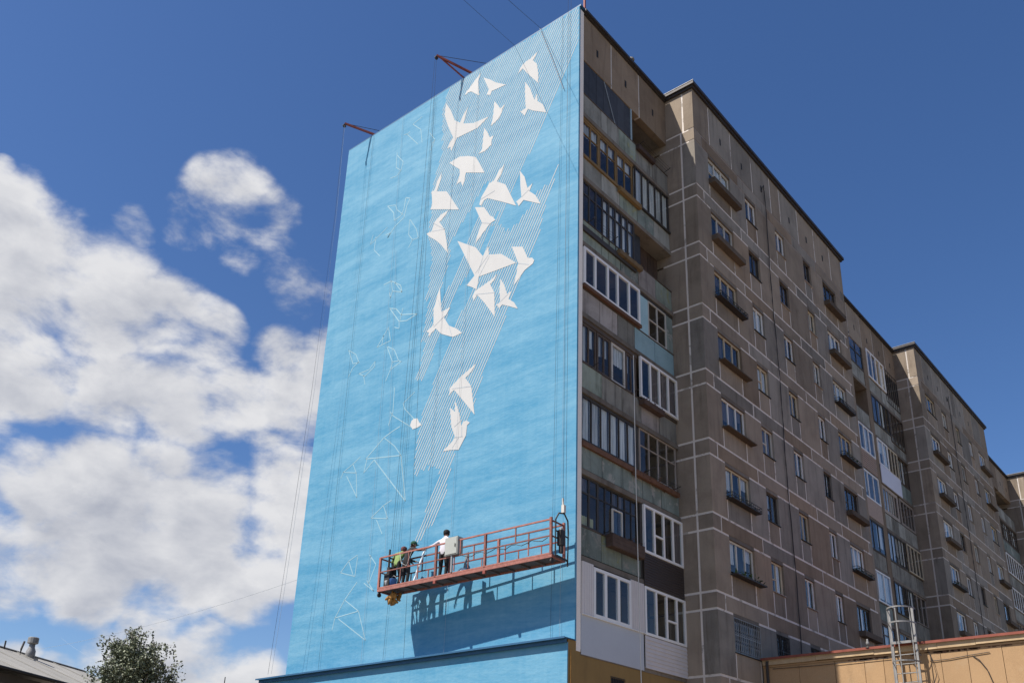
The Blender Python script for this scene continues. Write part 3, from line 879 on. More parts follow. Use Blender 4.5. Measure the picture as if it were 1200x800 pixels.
    # attic storey
    z0, z1 = U(0) + g, 31.16
    part('corner_panel', MB().prism([(-0.50 + g, Y0), (0, Y0), (0, Y0 + ATTIC[1] - g), (-0.29, Y0 + ATTIC[1] - g), (-0.29, Y0 + 0.29), (-0.5 + g, Y0 + 0.29)], z0, z1), 'concrete', apt)
    boxpart('attic_panel', 'concrete', apt, -2.68, -0.5 - g, Y0 + 0.002, Y0 + 0.29, z0, z1)
    jt.box(-0.5 - g, -0.5 + g, Y0 + 0.012, Y0 + 0.25, z0, z1)
    for a, b in zip(ATTIC[1:-1], ATTIC[2:]):
        last = b > 15.8
        boxpart('attic_panel', R.choice(['concrete', 'concrete_grey', 'concrete_belt', 'concrete_grey']), apt, -0.29, R.uniform(-0.005, 0.003), Y0 + a + g, Y0 + b - (0.29 if last else g), z0, z1, 0.006)
        jt.box(-0.25, -0.012, Y0 + a - g, Y0 + a + g, z0, z1)
        if not last and b - a > 1.5 and R.random() < 0.9:
            m = (a + b) / 2
            boxpart('vent_shade_plate', 'room_dark', apt, -0.05, 0.006, Y0 + m - 0.06, Y0 + m + 0.06, 29.76, 30.10)  # no hole is cut: dark plate, shade of a vent hole as colour
    part('sealed_joints', jt, 'joint', apt)
    part('faint_joints', jf, 'joint_faint', apt)
    # ground floor
    boxpart('ground_floor_wall', 'base_grey', apt, -2.68, -0.0, Y0 + 0.006, Y0 + 0.3, 0, U(8) - 0.63)
    boxpart('ground_floor_wall', 'base_orange', apt, -0.29, -0.003, Y0 + 0.31, Y0 + L - 0.3, 0, U(8) - 0.63)
    # roof edge
    rp = part('roof_edge', MB().box(-3.0, 0.17, Y0 - 0.17, Y0 + L + 0.17, 31.27, 31.42).box(-3.0, 0.09, Y0 - 0.09, Y0 + L + 0.09, 31.161, 31.269), 'roof_metal', apt)
    part('drip_flashing', MB().box(-3.0, 0.185, Y0 - 0.185, Y0 - 0.171, 31.405, 31.435), 'galvanised', rp)
    # cable-like downpipe with a hook at the top
    if idx < 2:
        pts = [(0.06, Y0 + 6.42 + 0.05 * math.sin(z * 0.7) + 0.02 * math.sin(z * 2.9), z) for z in [29.9 - 0.6 * i for i in range(40)]]
        dp = part('downpipe', MB().tube(pts, 0.024, 6), 'pipe_dark', apt)
        part('bracket', MB().tube([(0.06, Y0 + 6.42, 29.9), (0.12, Y0 + 6.30, 30.1), (0.10, Y0 + 6.18, 29.9), (0.03, Y0 + 6.2, 29.7)], 0.022, 5), 'pipe_dark', dp)


for i in range(3):
    bay(i * PITCH, i)

# ---- balconies -------------------------------------------------------------
SLABN = 8


def slab_stack(ya, yb):
    for k in range(1, SLABN + 1):
        boxpart('balcony_slab', 'slab_edge', apt, -2.69, BX + 0.06, ya, yb, U(k) - 0.17, U(k), 0.0)
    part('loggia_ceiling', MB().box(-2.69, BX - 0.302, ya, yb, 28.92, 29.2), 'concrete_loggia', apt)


def attic_row(ya, yb, seams):
    g = 0.042
    es = [ya] + seams + [yb]
    jb = MB()
    for i, (a, b) in enumerate(zip(es[:-1], es[1:])):
        boxpart('attic_panel', R.choice(['concrete', 'concrete_warm']), apt, BX - 0.30, BX + R.uniform(-0.004, 0.004), a + (g if i else 0), b - (g if i < len(es) - 2 else 0), 28.87, 31.10, 0.006)
        if i < len(es) - 2:
            jb.box(BX - 0.25, BX - 0.012, b - g, b + g, 28.872, 31.09)
        if b - a > 1.5:
            m = (a + b) / 2
            boxpart('vent_shade_plate', 'room_dark', apt, BX - 0.05, BX + 0.007, m - 0.06, m + 0.06, 29.68, 30.02)  # dark plate slightly proud of the panel, painted as a vent hole's shade
    part('sealed_joints', jb, 'joint', apt)
    part('roof_edge', MB().box(-3.0, BX + 0.17, ya - (0.0 if ya > 0 else 0.02), yb - 0.172, 31.15, 31.26).box(-3.0, BX + 0.08, ya, yb - 0.10, 31.101, 31.149), 'roof_metal', apt)


def parapet(k, ya, yb, mats, n=None, z1=0.95, x=BX):
    w = 1.145
    n = n or max(1, round((yb - ya) / w))
    for i in range(n):
        a, b = ya + (yb - ya) * i / n, ya + (yb - ya) * (i + 1) / n
        mt = mats[i % len(mats)]
        boxpart('parapet_panel', mt, apt, x - 0.05, x + R.uniform(-0.006, 0.006), a + 0.015, b - 0.015, U(k) + 0.055, U(k) + z1 - 0.02, 0.004)
    # rail behind the sheets closes the gaps
    part('balustrade', MB().box(x - 0.09, x - 0.056, ya, yb, U(k) + 0.04, U(k) + z1 - 0.05).box(x - 0.07, x + 0.02, ya, yb, U(k) + z1 - 0.018, U(k) + z1 + 0.02), 'brown_frame', apt)


def sheets(k, ya, yb, z0, z1, mat, n, x=BX):
    for i in range(n):
        a, b = ya + (yb - ya) * i / n, ya + (yb - ya) * (i + 1) / n
        boxpart('boarding', mat, apt, x - 0.07, x - R.uniform(0.03, 0.045), a + 0.008, b - 0.008, z0, z1)


def lintel_strip(k, ya, yb, h, mat):
    boxpart('frame_head', mat, apt, BX - 0.07, BX + 0.01, ya, yb, U(k - 1) - 0.17 - h, U(k - 1) - 0.172)


def siding(name, x, ya, yb, za, zb, mat, pitch=0.105, vertical=False):
    mb = MB()
    if vertical:
        n = max(1, int((yb - ya) / pitch))
        for i in range(n):
            a, b = ya + (yb - ya) * i / n, ya + (yb - ya) * (i + 1) / n
            mb.box(x - 0.03, x, a + 0.006, b - 0.006, za, zb)
        mb.box(x - 0.045, x - 0.012, ya, yb, za + 0.004, zb - 0.004)
    else:
        n = max(1, int((zb - za) / pitch))
        for i in range(n):
            a, b = za + (zb - za) * i / n, za + (zb - za) * (i + 1) / n
            j = len(mb.v)
            mb.v += [(x, ya, a), (x, yb, a), (x - 0.022, yb, b), (x - 0.022, ya, b), (x - 0.04, ya, a), (x - 0.04, yb, a), (x - 0.04, yb, b), (x - 0.04, ya, b)]
            mb.f += [(j, j + 1, j + 2, j + 3), (j + 4, j + 5, j + 1, j), (j + 4, j, j + 3, j + 7), (j + 1, j + 5, j + 6, j + 2), (j + 3, j + 2, j + 6, j + 7)]
    return part(name, mb, mat, apt)


def planter(ya, yb, z, mat, plants=0, h=0.17, d=0.17, holds='foliage'):
    mb = MB()
    nb = 3
    for i in range(nb):
        mb.box(BX + d, BX + d + 0.02, ya, yb, z + h * i / nb + 0.006, z + h * (i + 1) / nb)
        mb.box(BX + 0.03, BX + d - 0.001, ya, ya + 0.02, z + h * i / nb + 0.006, z + h * (i + 1) / nb)
        mb.box(BX + 0.03, BX + d - 0.001, yb - 0.02, yb, z + h * i / nb + 0.006, z + h * (i + 1) / nb)
    mb.box(BX + 0.03, BX + d + 0.01, ya, yb, z - 0.02, z + 0.005)
    t = part('flower_box', mb, mat, apt)
    if plants:
        pm = MB()
        for i in range(plants):
            p = Vector((BX + R.uniform(0.05, d), R.uniform(ya, yb), z + h + R.gauss(-0.02, 0.07)))
            a = Vector((R.uniform(-1, 1), R.uniform(-1, 1), R.uniform(-.3, 1))).normalized() * R.uniform(0.05, 0.12)
            b = a.cross(Vector((R.uniform(-1, 1), R.uniform(-1, 1), R.uniform(-1, 1)))).normalized() * 0.02
            i0 = len(pm.v)
            pm.v += [tuple(p - a), tuple(p + b), tuple(p + a), tuple(p - b)]
            pm.f.append((i0, i0 + 1, i0 + 2, i0 + 3))
        part('dry_stems', pm, holds, t)


# near stack, y from -5.94 to 0
YA, YM, YB = -5.94, -2.58, -0.002
slab_stack(YA, YB)
attic_row(YA, YB, [-4.03, -2.05])
GY = 0.97


def gz(k, dz=0.0):
    return U(k) + GY + 0.002, U(k - 1) - 0.172 - dz


# top floor
parapet(1, YA, YB, ['panel_grey', 'panel_grey', 'panel_green', 'panel_grey', 'panel_dark', 'panel_grey'], 5)
sheets(1, YA, -2.68, U(1) + 0.74, 28.86, 'dark_sheet', 7)
part('post', MB().box(BX - 0.07, BX - 0.01, -2.68, -2.60, U(1) + 0.97, 28.868), 'blue_sheet', apt)
part('cross_brace', MB().bar((BX + 0.01, -4.55, 28.8), (BX + 0.01, -3.75, 27.1), 0.02), 'rope_grey', apt)
planter(-2.4, -1.2, U(1) + 0.72, 'dark_wood', 0, 0.2, 0.16)
# second
a, b = gz(2)
parapet(2, YA, YB, ['panel_grey', 'panel_grey', 'panel_green', 'panel_teal', 'panel_grey'], 5)
lintel_strip(2, YA, -2.62, 0.10, 'yellow_wood')
for (ya, yb, cu) in [(-5.92, -4.88, [0.42]), (-4.86, -3.76, [0.42, 0.40]), (-3.74, -2.64, [0.45, 0.38])]:
    glazing('balcony_window', BX - 0.01, ya, yb, a - 0.05, b - 0.10, 2, 'yellow_wood', fw=0.05, border=0.07, transom=0.64, curtains=[0.36], parent=apt)
part('sill_board', MB().box(BX - 0.02, BX + 0.07, YA, -2.62, a - 0.16, a - 0.052), 'yellow_wood', apt)
planter(-3.75, -2.30, a - 0.32, 'yellow_wood', 40, 0.17, 0.16, 'straw')
glazing('balcony_window', BX + 0.03, -2.52, -0.05, a - 0.06, b, 5, 'dark_frame', fw=0.05, curtains=[0.95], parent=apt)
part('sill_board', MB().box(BX - 0.02, BX + 0.09, -2.5, -0.03, a - 0.14, a - 0.062), 'dark_frame', apt)
# third
a, b = gz(3)
parapet(3, YA, YB, ['panel_green', 'panel_green', 'panel_teal', 'panel_pink', 'panel_green', 'panel_teal'], 5)
glazing('balcony_window', BX, YA + 0.02, -2.60, a - 0.32, b, 8, 'dark_frame', fw=0.07, border=0.07, transom=0.74, curtains=[0, 0, 0, 0.95, 0.95, 0.95, 0.9, 0.95], parent=apt)
part('sill_board', MB().box(BX - 0.02, BX + 0.08, YA, -2.6, a - 0.52, a - 0.322), 'dark_frame', apt)
planter(-3.85, -2.35, a - 0.36, 'straw', 80, 0.15, 0.18, 'straw')
sheets(3, -2.5, -1.75, a - 0.02, b, 'dark_sheet', 1, BX - 0.25)
sheets(3, -1.75, -0.05, a - 0.02, b, 'dark_wood', 7, BX - 0.55)
# fourth
a, b = gz(4)
parapet(4, YA, -2.70, ['panel_pink', 'panel_pink', 'panel_dark'], 3)
parapet(4, -2.70, YB, ['panel_blue', 'panel_blue', 'panel_blue'], 2)
fr = glazing('balcony_window', BX + 0.10, YA + 0.04, -2.44, U(4) + 1.10, b - 0.05, 5, 'white_pvc', fw=0.10, border=0.10, depth=0.08, widths=[0.9, 1.15, 0.9, 1.1, 1.0], curtains=[0], parent=apt)
part('sill_board', MB().box(BX - 0.02, BX + 0.13, YA + 0.02, -2.40, U(4) + 0.975, U(4) + 1.095), 'rust', apt)
part('painted_panel', MB().box(BX - 0.06, BX - 0.01, -2.36, -1.76, a, b - 0.12), 'panel_blue', apt)
part('painted_panel', MB().box(BX - 0.06, BX - 0.012, -0.48, -0.01, a, b - 0.12), 'panel_teal', apt)
lintel_strip(4, -2.36, YB, 0.115, 'dark_frame')
glazing('balcony_window', BX + 0.01, -1.755, -0.50, a, b - 0.13, 2, 'white_paint', fw=0.04, transom=0.5, curtains=[0], parent=apt)
# fifth
a, b = gz(5)
parapet(5, YA, YB, ['panel_green', 'panel_dark', 'panel_dark', 'panel_pink', 'panel_dark'], 5)
lintel_strip(5, YA, -2.60, 0.16, 'brown_frame')
for ya, yb, cu, fm_ in [(-5.90, -5.05, [1.0, 0.5], 'brown_frame'), (-5.0, -4.2, [0.55, 0.5], 'brown_frame'), (-4.15, -3.32, [0.5], 'white_paint'), (-3.28, -2.62, [0.5, 0], 'brown_frame')]:
    glazing('balcony_window', BX - 0.02, ya, yb, a, b - 0.16, 2 if fm_ != 'white_paint' else 1, fm_, fw=0.06, border=0.08, curtains=cu, parent=apt)
glazing('balcony_window', BX + 0.11, -2.52, -0.0, U(5) + 1.0, b - 0.02, 4, 'white_pvc', fw=0.09, border=0.085, depth=0.08, curtains=[0.0, 1.0, 1.0, 1.0], cmat='curtain_dark', parent=apt)
part('sill_board', MB().box(BX - 0.02, BX + 0.06, -2.58, -0.002, a - 0.10, a - 0.03), 'brown_frame', apt)
planter(-2.55, -1.2, a - 0.28, 'dark_wood', 90, 0.18, 0.24, 'dark_wood')
# sixth
a, b = gz(6)
parapet(6, YA, YB, ['panel_teal', 'panel_teal', 'panel_teal', 'panel_teal', 'panel_teal'], 5)
glazing('balcony_window', BX - 0.01, YA + 0.02, -2.62, a - 0.0, b, 6, 'dark_frame', fw=0.05, border=0.10, curtains=[1.0], parent=apt)
part('sill_board', MB().box(BX - 0.02, BX + 0.10, YA + 0.02, -1.6, a - 0.20, a - 0.03), 'rust', apt)
planter(-3.1, -0.2, a - 0.26, 'rust', 130, 0.12, 0.16, 'rust')
glazing('balcony_window', BX, -2.52, -0.12, a, b, 4, 'joint_faint', fw=0.04, transom=0.62, curtains=[0], parent=apt)
# seventh
a, b = gz(7)
parapet(7, YA, -2.56, ['panel_teal', 'panel_green', 'panel_teal'], 3)
glazing('balcony_window', BX - 0.02, YA + 0.02, -4.95, a, b, 2, 'dark_frame', fw=0.07, border=0.06, transom=0.68, curtains=[0.3, 0.0], cmat='curtain_dark', parent=apt)
curtain_sheet(apt, 'curtain', BX - 0.16, -5.86, -5.0, a + 0.05, a + 0.42, 'curtain_yellow')
glazing('balcony_window', BX - 0.05, -4.93, -2.62, a, b, 6, 'dark_frame', fw=0.04, border=0.05, transom=0.70, curtains=[0.0, 0, 0.95, 0.9, 0, 0], cmat='curtain_dark', parent=apt)
glazing('casement', BX + 0.0, -4.18, -3.62, a, a + 1.02, 1, 'white_paint', fw=0.035, parent=apt)
planter(-4.60, -2.75, a - 0.36, 'dark_wood', 50, 0.40, 0.26, 'rust')
siding('siding', BX + 0.10, -2.52, 0.0, U(7) - 0.14, U(7) + 0.93, 'dark_siding', 0.085)
glazing('balcony_window', BX + 0.11, -2.50, 0.0, U(7) + 0.94, b - 0.02, 4, 'white_pvc', fw=0.09, border=0.085, depth=0.08, splits=(1,), curtains=[0, 0, 0.0, 1.0], cmat='curtain_dark', parent=apt)
part('post', MB().box(BX - 0.06, BX + 0.02, -2.62, -2.50, U(7), b), 'dark_frame', apt)
# eighth (first residential floor)
a, b = gz(8)
part('parapet_sheet', MB().box(BX + 0.03, BX + 0.07, YA + 0.01, -2.61, U(8) - 0.14, U(8) + 1.02), 'grey_sheet', apt)
siding('siding', BX + 0.10, YA + 0.01, -5.36, U(8) + 1.045, b, 'white_siding', 0.10, True)
siding('siding', BX + 0.10, -3.34, -2.58, U(8) + 1.045, b, 'white_siding', 0.10, True)
part('sill_board', MB().box(BX + 0.02, BX + 0.13, YA + 0.01, -2.56, U(8) + 1.02, U(8) + 1.04), 'white_pvc', apt)
glazing('balcony_window', BX + 0.11, -5.355, -3.345, U(8) + 1.045, b - 0.06, 3, 'white_pvc', fw=0.13, border=0.10, depth=0.08, curtains=[0], widths=[0.9, 1.1, 1.0], parent=apt)
siding('siding', BX + 0.12, -2.56, -0.0, U(8) - 0.05, U(8) + 0.98, 'white_siding', 0.115)
glazing('balcony_window', BX + 0.12, -2.55, 0.0, U(8) + 1.0, b - 0.04, 4, 'white_pvc', fw=0.09, border=0.085, depth=0.08, splits=(2,), curtains=[0.0, 0.0, 0, 0.0], widths=[1, 1, 1, 0.8], parent=apt)

for k, ya, yb in ((1, -2.3, -0.3), (3, -5.6, -4.2), (5, -5.4, -3.0), (6, -2.4, -0.4), (7, -4.8, -3.0)):
    dm = MB()
    for y in (ya, yb):
        dm.bar((BX, y, U(k) + 0.93), (BX + 0.34, y, U(k) + 1.02), 0.02)
    for x in (BX + 0.14, BX + 0.24, BX + 0.33):
        dm.tube([(x, ya, U(k) + 0.99), (x, (ya + yb) / 2, U(k) + 0.965), (x, yb, U(k) + 0.99)], 0.006, 4)
    part('drying_rail', dm, 'rail_dark', apt)
part('roof_vent', MB().lathe([(0.09, 0.0), (0.08, 0.16), (0.13, 0.18), (0.12, 0.26)], (BX + 0.02, -2.6, 31.255), 10), 'galvanised', apt)
part('roof_vent', MB().lathe([(0.07, 0.0), (0.06, 0.22), (0.11, 0.24), (0.10, 0.31)], (-0.25, 31.4, 31.42), 10), 'galvanised', apt)

# farther stacks: y 15.9 .. 27.7 of each section


def random_unit(k, ya, yb, seed):
    a, b = gz(k)
    t = R.choice(['white', 'dark', 'dark', 'open', 'brown', 'white', 'thin'])
    pm = R.choice([['panel_grey'], ['panel_dark'], ['panel_teal'], ['panel_pink'], ['panel_dark', 'panel_grey']])
    parapet(k, ya, yb, pm)
    n = max(3, int((yb - ya) / 0.75))
    if t == 'white':
        glazing('balcony_window', BX + 0.09, ya + 0.02, yb - 0.02, a, b - 0.02, n, 'white_pvc', fw=0.08, curtains=[R.choice([0, 0.6, 1])], parent=apt)
    elif t == 'dark':
        glazing('balcony_window', BX + 0.02, ya + 0.02, yb - 0.02, a, b, n, 'dark_frame', fw=0.06, curtains=[0, 0.9, 0, 0], parent=apt)
    elif t == 'brown':
        glazing('balcony_window', BX, ya + 0.02, yb - 0.02, a, b, n, 'brown_frame', fw=0.07, transom=0.7, curtains=[0, 0, 0.8], parent=apt)
    elif t == 'thin':
        glazing('balcony_window', BX, ya + 0.02, yb - 0.02, a, b, n, 'joint_faint', fw=0.04, transom=0.6, curtains=[0], parent=apt)


def far_stack(Y0, idx):
    y0, y1, y2, y3 = Y0 + 15.9, Y0 + 21.70, Y0 + 22.35, Y0 + 27.7
    slab_stack(y0 + 0.002, y1)
    slab_stack(y2, y3 - 0.002)
    attic_row(y0 + 0.002, y3 - 0.002, [y0 + 2.0, y0 + 4.0, y0 + 6.0, y0 + 8.0, y0 + 10.0])
    part('divider_pier', MB().box(-2.69, BX + 0.03, y1 + 0.001, y2 - 0.001, 0, 28.868), 'concrete_warm', apt)
    part('ground_floor_wall', MB().box(BX - 0.1, BX - 0.01, y0, y3, 0, U(8) - 0.175), 'base_orange', apt)
    for k in range(1, 9):
        a, b = gz(k)
        if idx == 0 and k == 1:
            parapet(k, y0 + 0.01, y1, ['panel_grey'])
            glazing('balcony_window', BX + 0.0, y0 + 0.02, y1, a, b + 0.2, 6, 'dark_frame', fw=0.09, transom=0.5, curtains=[0], parent=apt)
            parapet(k, y2, y3, ['panel_grey', 'panel_dark'])
            glazing('balcony_window', BX + 0.08, y2, y2 + 2.9, a, b + 0.2, 4, 'white_pvc', fw=0.09, curtains=[0, 0, 0, 1], parent=apt)
            glazing('balcony_window', BX + 0.02, y2 + 2.95, y3 - 0.02, a - 0.5, b + 0.2, 6, 'dark_frame', fw=0.05, curtains=[0], parent=apt)
        elif idx == 0 and k == 2:
            parapet(k, y0 + 0.01, y1, ['panel_grey'])
            parapet(k, y2, y3, ['panel_grey', 'panel_dark'])
            glazing('balcony_window', BX + 0.05, y2, y2 + 2.8, a - 0.1, b, 4, 'dark_frame', fw=0.07, curtains=[0, 0, 0.9, 0], parent=apt)
            glazing('balcony_window', BX + 0.05, y2 + 2.85, y3 - 0.03, a - 0.4, b, 4, 'brown_frame', fw=0.07, curtains=[0], parent=apt)
        elif idx == 0 and k == 3:
            siding('siding', BX + 0.10, y0 + 0.01, y1, U(k) - 0.05, U(k) + 1.0, 'pink_siding', 0.12)
            glazing('balcony_window', BX + 0.10, y0 + 0.02, y1, U(k) + 1.02, b, 8, 'white_pvc', fw=0.08, curtains=[0, 0, 1, 0], parent=apt)
            part('parapet_sheet', MB().box(BX + 0.06, BX + 0.10, y2, y2 + 3.3, U(k) - 0.12, U(k) + 1.0), 'white_sheet', apt)
            glazing('balcony_window', BX + 0.10, y2, y2 + 1.6, U(k) + 1.02, b, 2, 'white_pvc', fw=0.08, curtains=[0.5, 1], parent=apt)
            glazing('balcony_window', BX + 0.08, y2 + 1.62, y2 + 3.3, U(k) + 1.02, b, 3, 'cream_paint', fw=0.07, curtains=[0], parent=apt)
            parapet(k, y2 + 3.35, y3, ['panel_teal'])
            glazing('balcony_window', BX, y2 + 3.4, y3 - 0.02, a, b, 3, 'brown_frame', fw=0.06, curtains=[0, 0.9, 0], parent=apt)
        elif idx == 0 and k == 4:
            boxpart('parapet_sheet', 'pink_siding', apt, BX + 0.04, BX + 0.09, y0 + 0.01, y1, U(k) - 0.05, U(k) + 1.0)
            glazing('balcony_window', BX + 0.09, y0 + 0.02, y1, U(k) + 1.02, b, 7, 'white_pvc', fw=0.08, curtains=[0, 0.8, 0], parent=apt)
            parapet(k, y2, y3, ['panel_grey', 'panel_dark'])
            glazing('balcony_window', BX, y2, y2 + 2.6, a, b, 5, 'joint_faint', fw=0.06, border=0.2, curtains=[0, 1, 1, 1], parent=apt)
            glazing('balcony_window', BX, y2 + 2.9, y3 - 0.02, a, b, 4, 'joint_faint', fw=0.06, border=0.15, curtains=[0], parent=apt)
        elif idx == 0 and k == 5:
            parapet(k, y0 + 0.01, y1, ['panel_dark'])
            glazing('balcony_window', BX + 0.04, y0 + 0.02, y1, a, b, 7, 'dark_frame', fw=0.06, curtains=[0.8, 0.9, 0], parent=apt)
            parapet(k, y2, y3, ['panel_dark'])
            glazing('balcony_window', BX + 0.04, y2, y2 + 2.7, a, b, 5, 'dark_frame', fw=0.05, curtains=[0.9, 0.9, 0.7], parent=apt)
            glazing('balcony_window', BX + 0.1, y2 + 2.9, y3 - 0.02, a, b, 4, 'cream_paint', fw=0.07, curtains=[0], parent=apt)
        elif idx == 0 and k == 6:
            parapet(k, y0 + 0.01, y1, ['panel_teal'])
            glazing('balcony_window', BX + 0.08, y0 + 0.02, y1, a, b, 6, 'white_pvc', fw=0.07, curtains=[0, 0.9, 0.9], parent=apt)
            parapet(k, y2, y3, ['panel_dark'])
            glazing('balcony_window', BX + 0.08, y2, y2 + 3.0, a - 0.1, b - 0.05, 5, 'dark_frame', fw=0.05, curtains=[0, 0.6, 0], parent=apt)
            glazing('balcony_window', BX, y2 + 3.05, y3 - 0.02, a, b, 3, 'joint_faint', fw=0.05, curtains=[0], parent=apt)
        else:
            random_unit(k, y0 + 0.01, y1, idx * 10 + k)
            random_unit(k, y2, y3, idx * 10 + k + 5)


for i in range(2):
    far_stack(i * PITCH, i)
# roof sheet over everything
part('roof', MB().box(-14.6, -2.9, -6.14, 84, 31.0, 31.12), 'roof_metal', apt)
# ------------------------------------------------------------------ suspended work platform
PX0, PX1 = -8.38, -1.06
PYF, PYB = -7.63, -6.93
PZ = 9.03
# the platform hangs a little askew: its right end is nearer the wall and slightly higher
P0 = Vector((PX0, PYF, PZ))
PLM = Matrix.Translation(P0 + Vector((0.0, 0.03, 0.0))) @ Matrix.Rotation(math.radians(2.6), 4, 'Z') @ Matrix.Rotation(math.radians(-0.85), 4, 'Y') @ Matrix.Diagonal((0.963, 1.0, 1.0, 1.0)) @ Matrix.Translation(-P0)


def on_deck(o):
    o.matrix_world = PLM
    return o


plat = thing('suspended_platform', 'long rusty red suspended work platform with guard rails in front of the blue wall', 'work platform', (0, 0, 0))
on_deck(plat)
dk = MB()
nsec = 3
xs = [PX0, -5.75, -3.66, PX1]
for a, b in zip(xs[:-1], xs[1:]):
    n = 4
    for i in range(n):
        p, q = a + (b - a) * i / n, a + (b - a) * (i + 1) / n
        part('deck_plate', MB().box(p + 0.001, q - 0.001, PYF + 0.05, PYB - 0.05, PZ + 0.055, PZ + 0.085), 'deck_under', plat)
fr = MB().box(PX0, PX1, PYF, PYF + 0.05, PZ, PZ + 0.10).box(PX0, PX1, PYB - 0.05, PYB, PZ, PZ + 0.10)
fr.box(PX0, PX0 + 0.05, PYF + 0.05, PYB - 0.05, PZ, PZ + 0.10).box(PX1 - 0.05, PX1, PYF + 0.05, PYB - 0.05, PZ, PZ + 0.10)
part('deck_frame', fr, 'red_faded', plat)
for x in [PX0 + 0.6 * i for i in range(1, 12)]:
    part('cross_member', MB().box(x - 0.025, x + 0.025, PYF + 0.051, PYB - 0.051, PZ + 0.004, PZ + 0.054), 'deck_under', plat)
part('toe_board', MB().box(PX0 + 0.05, PX1 - 0.05, PYF - 0.004, PYF + 0.012, PZ + 0.101, PZ + 0.145), 'red_faded', plat)
part('toe_board', MB().box(PX0 + 0.05, PX1 - 0.05, PYB - 0.012, PYB + 0.004, PZ + 0.101, PZ + 0.145), 'red_oxide', plat)
TOP, MID = PZ + 1.16, PZ + 0.66
for y, s in ((PYF + 0.025, 1), (PYB - 0.025, -1)):
    part('guard_rail', MB().bar((PX0 + 0.03, y, TOP), (PX1 - 0.03, y, TOP), 0.045), 'red_faded', plat)
    part('guard_rail', MB().bar((PX0 + 0.03, y, MID), (PX1 - 0.03, y, MID), 0.036), 'red_faded' if s > 0 else 'red_oxide', plat)
    for x in xs:
        w = 0.075
        xx = min(max(x, PX0 + 0.04), PX1 - 0.04)
        part('post', MB().box(xx - w / 2, xx + w / 2, y - 0.035, y + 0.035, PZ + 0.102, TOP + (0.06 if x == PX1 else 0.0)), 'red_faded', plat)
        if s > 0 and x in xs[1:3]:
            part('bracket', MB().box(xx - 0.05, xx + 0.05, y - 0.04, y + 0.02, PZ - 0.10, PZ - 0.002), 'red_oxide', plat)
    for x in ([-7.35, -6.55] if s > 0 else [-7.5, -6.7]) + [-4.95, -4.35, -2.85, -1.95]:
        part('baluster', MB().bar((x, y, PZ + 0.19), (x, y, MID - 0.02), 0.03), 'red_faded', plat)
    for x in [-7.0, -4.7, -2.45]:
        part('baluster', MB().bar((x, y, MID + 0.02), (x, y, TOP - 0.02), 0.034), 'red_faded', plat)
for x in (PX0 + 0.04, PX1 - 0.04):
    part('end_rail', MB().bar((x, PYF + 0.06, TOP - 0.03), (x, PYB - 0.06, TOP - 0.03), 0.04).bar((x, PYF + 0.06, MID), (x, PYB - 0.06, MID), 0.035), 'red_oxide', plat)
# end hoop with hoist, right end
hp = MB()
for xo in (0.0,):
    hp.tube([(PX1 + 0.08, PYF + 0.08, PZ + 0.05), (PX1 + 0.10, PYF + 0.07, PZ + 1.15), (PX1 + 0.14, PYF + 0.18, PZ + 1.36), (PX1 + 0.16, PYF + 0.42, PZ + 1.40), (PX1 + 0.16, PYB - 0.10, PZ + 1.22), (PX1 + 0.12, PYB - 0.02, PZ + 0.9), (PX1 + 0.10, PYB - 0.04, PZ - 0.15)], 0.026, 8)
    hp.bar((PX1 + 0.10, PYF + 0.08, PZ + 0.8), (PX1 + 0.12, PYB - 0.04, PZ + 0.72), 0.03)
    hp.bar((PX1 + 0.09, PYF + 0.08, PZ + 0.06), (PX1 + 0.10, PYB - 0.04, PZ + 0.02), 0.05)
part('end_frame', hp, 'rail_dark', plat)
ho = part('hoist', MB().box(PX1 + 0.02, PX1 + 0.20, PYF + 0.24, PYF + 0.40, PZ + 0.40, PZ + 0.86), 'rail_dark', plat)
part('motor', MB().tube([(PX1 + 0.11, PYF + 0.33, PZ + 0.18), (PX1 + 0.11, PYF + 0.33, PZ + 0.40)], 0.075, 12), 'rail_dark', ho)
part('cap', MB().lathe([(0.0, 0.002), (0.07, 0.01), (0.065, 0.06), (0.03, 0.09)], (PX1 + 0.11, PYF + 0.33, PZ + 0.86)), 'steel', ho)
part('safety_lock', MB().box(PX1 + 0.10, PX1 + 0.20, PYF + 0.35, PYF + 0.45, PZ + 1.42, PZ + 1.66).tube([(PX1 + 0.13, PYF + 0.40, PZ + 1.66), (PX1 + 0.13, PYF + 0.40, PZ + 1.88)], 0.03, 8), 'white_paint', plat)
# left end frame
lf = MB()
lf.bar((PX0 + 0.22, PYF + 0.25, PZ + 0.1), (PX0 + 0.22, PYF + 0.25, TOP + 0.32), 0.05)
lf.bar((PX0 + 0.22, PYB - 0.12, PZ + 0.1), (PX0 + 0.22, PYB - 0.12, TOP + 0.05), 0.04)
lf.bar((PX0 + 0.22, PYF + 0.27, TOP + 0.03), (PX0 + 0.22, PYB - 0.14, TOP + 0.03), 0.04)
part('end_frame', lf, 'rail_dark', plat)
h2 = part('hoist', MB().box(PX0 + 0.16, PX0 + 0.40, PYF + 0.12, PYF + 0.36, PZ + 0.20, PZ + 0.62), 'rail_dark', plat)
part('motor', MB().tube([(PX0 + 0.28, PYF + 0.24, PZ + 0.62), (PX0 + 0.28, PYF + 0.24, PZ + 0.84)], 0.09, 12), 'rail_dark', h2)
for x in (PX0 + 0.03, PX1 - 0.06):
    part('castor', MB().tube([(x, PYF + 0.06, PZ - 0.10), (x + 0.05, PYF + 0.06, PZ - 0.10)], 0.075, 12).box(x + 0.008, x + 0.042, PYF + 0.02, PYF + 0.10, PZ - 0.07, PZ - 0.002), 'rail_dark', plat)
cb = part('control_box', MB().box(-5.30, -4.76, PYF - 0.06, PYF + 0.20, PZ + 0.70, PZ + 1.28), 'box_grey', plat)
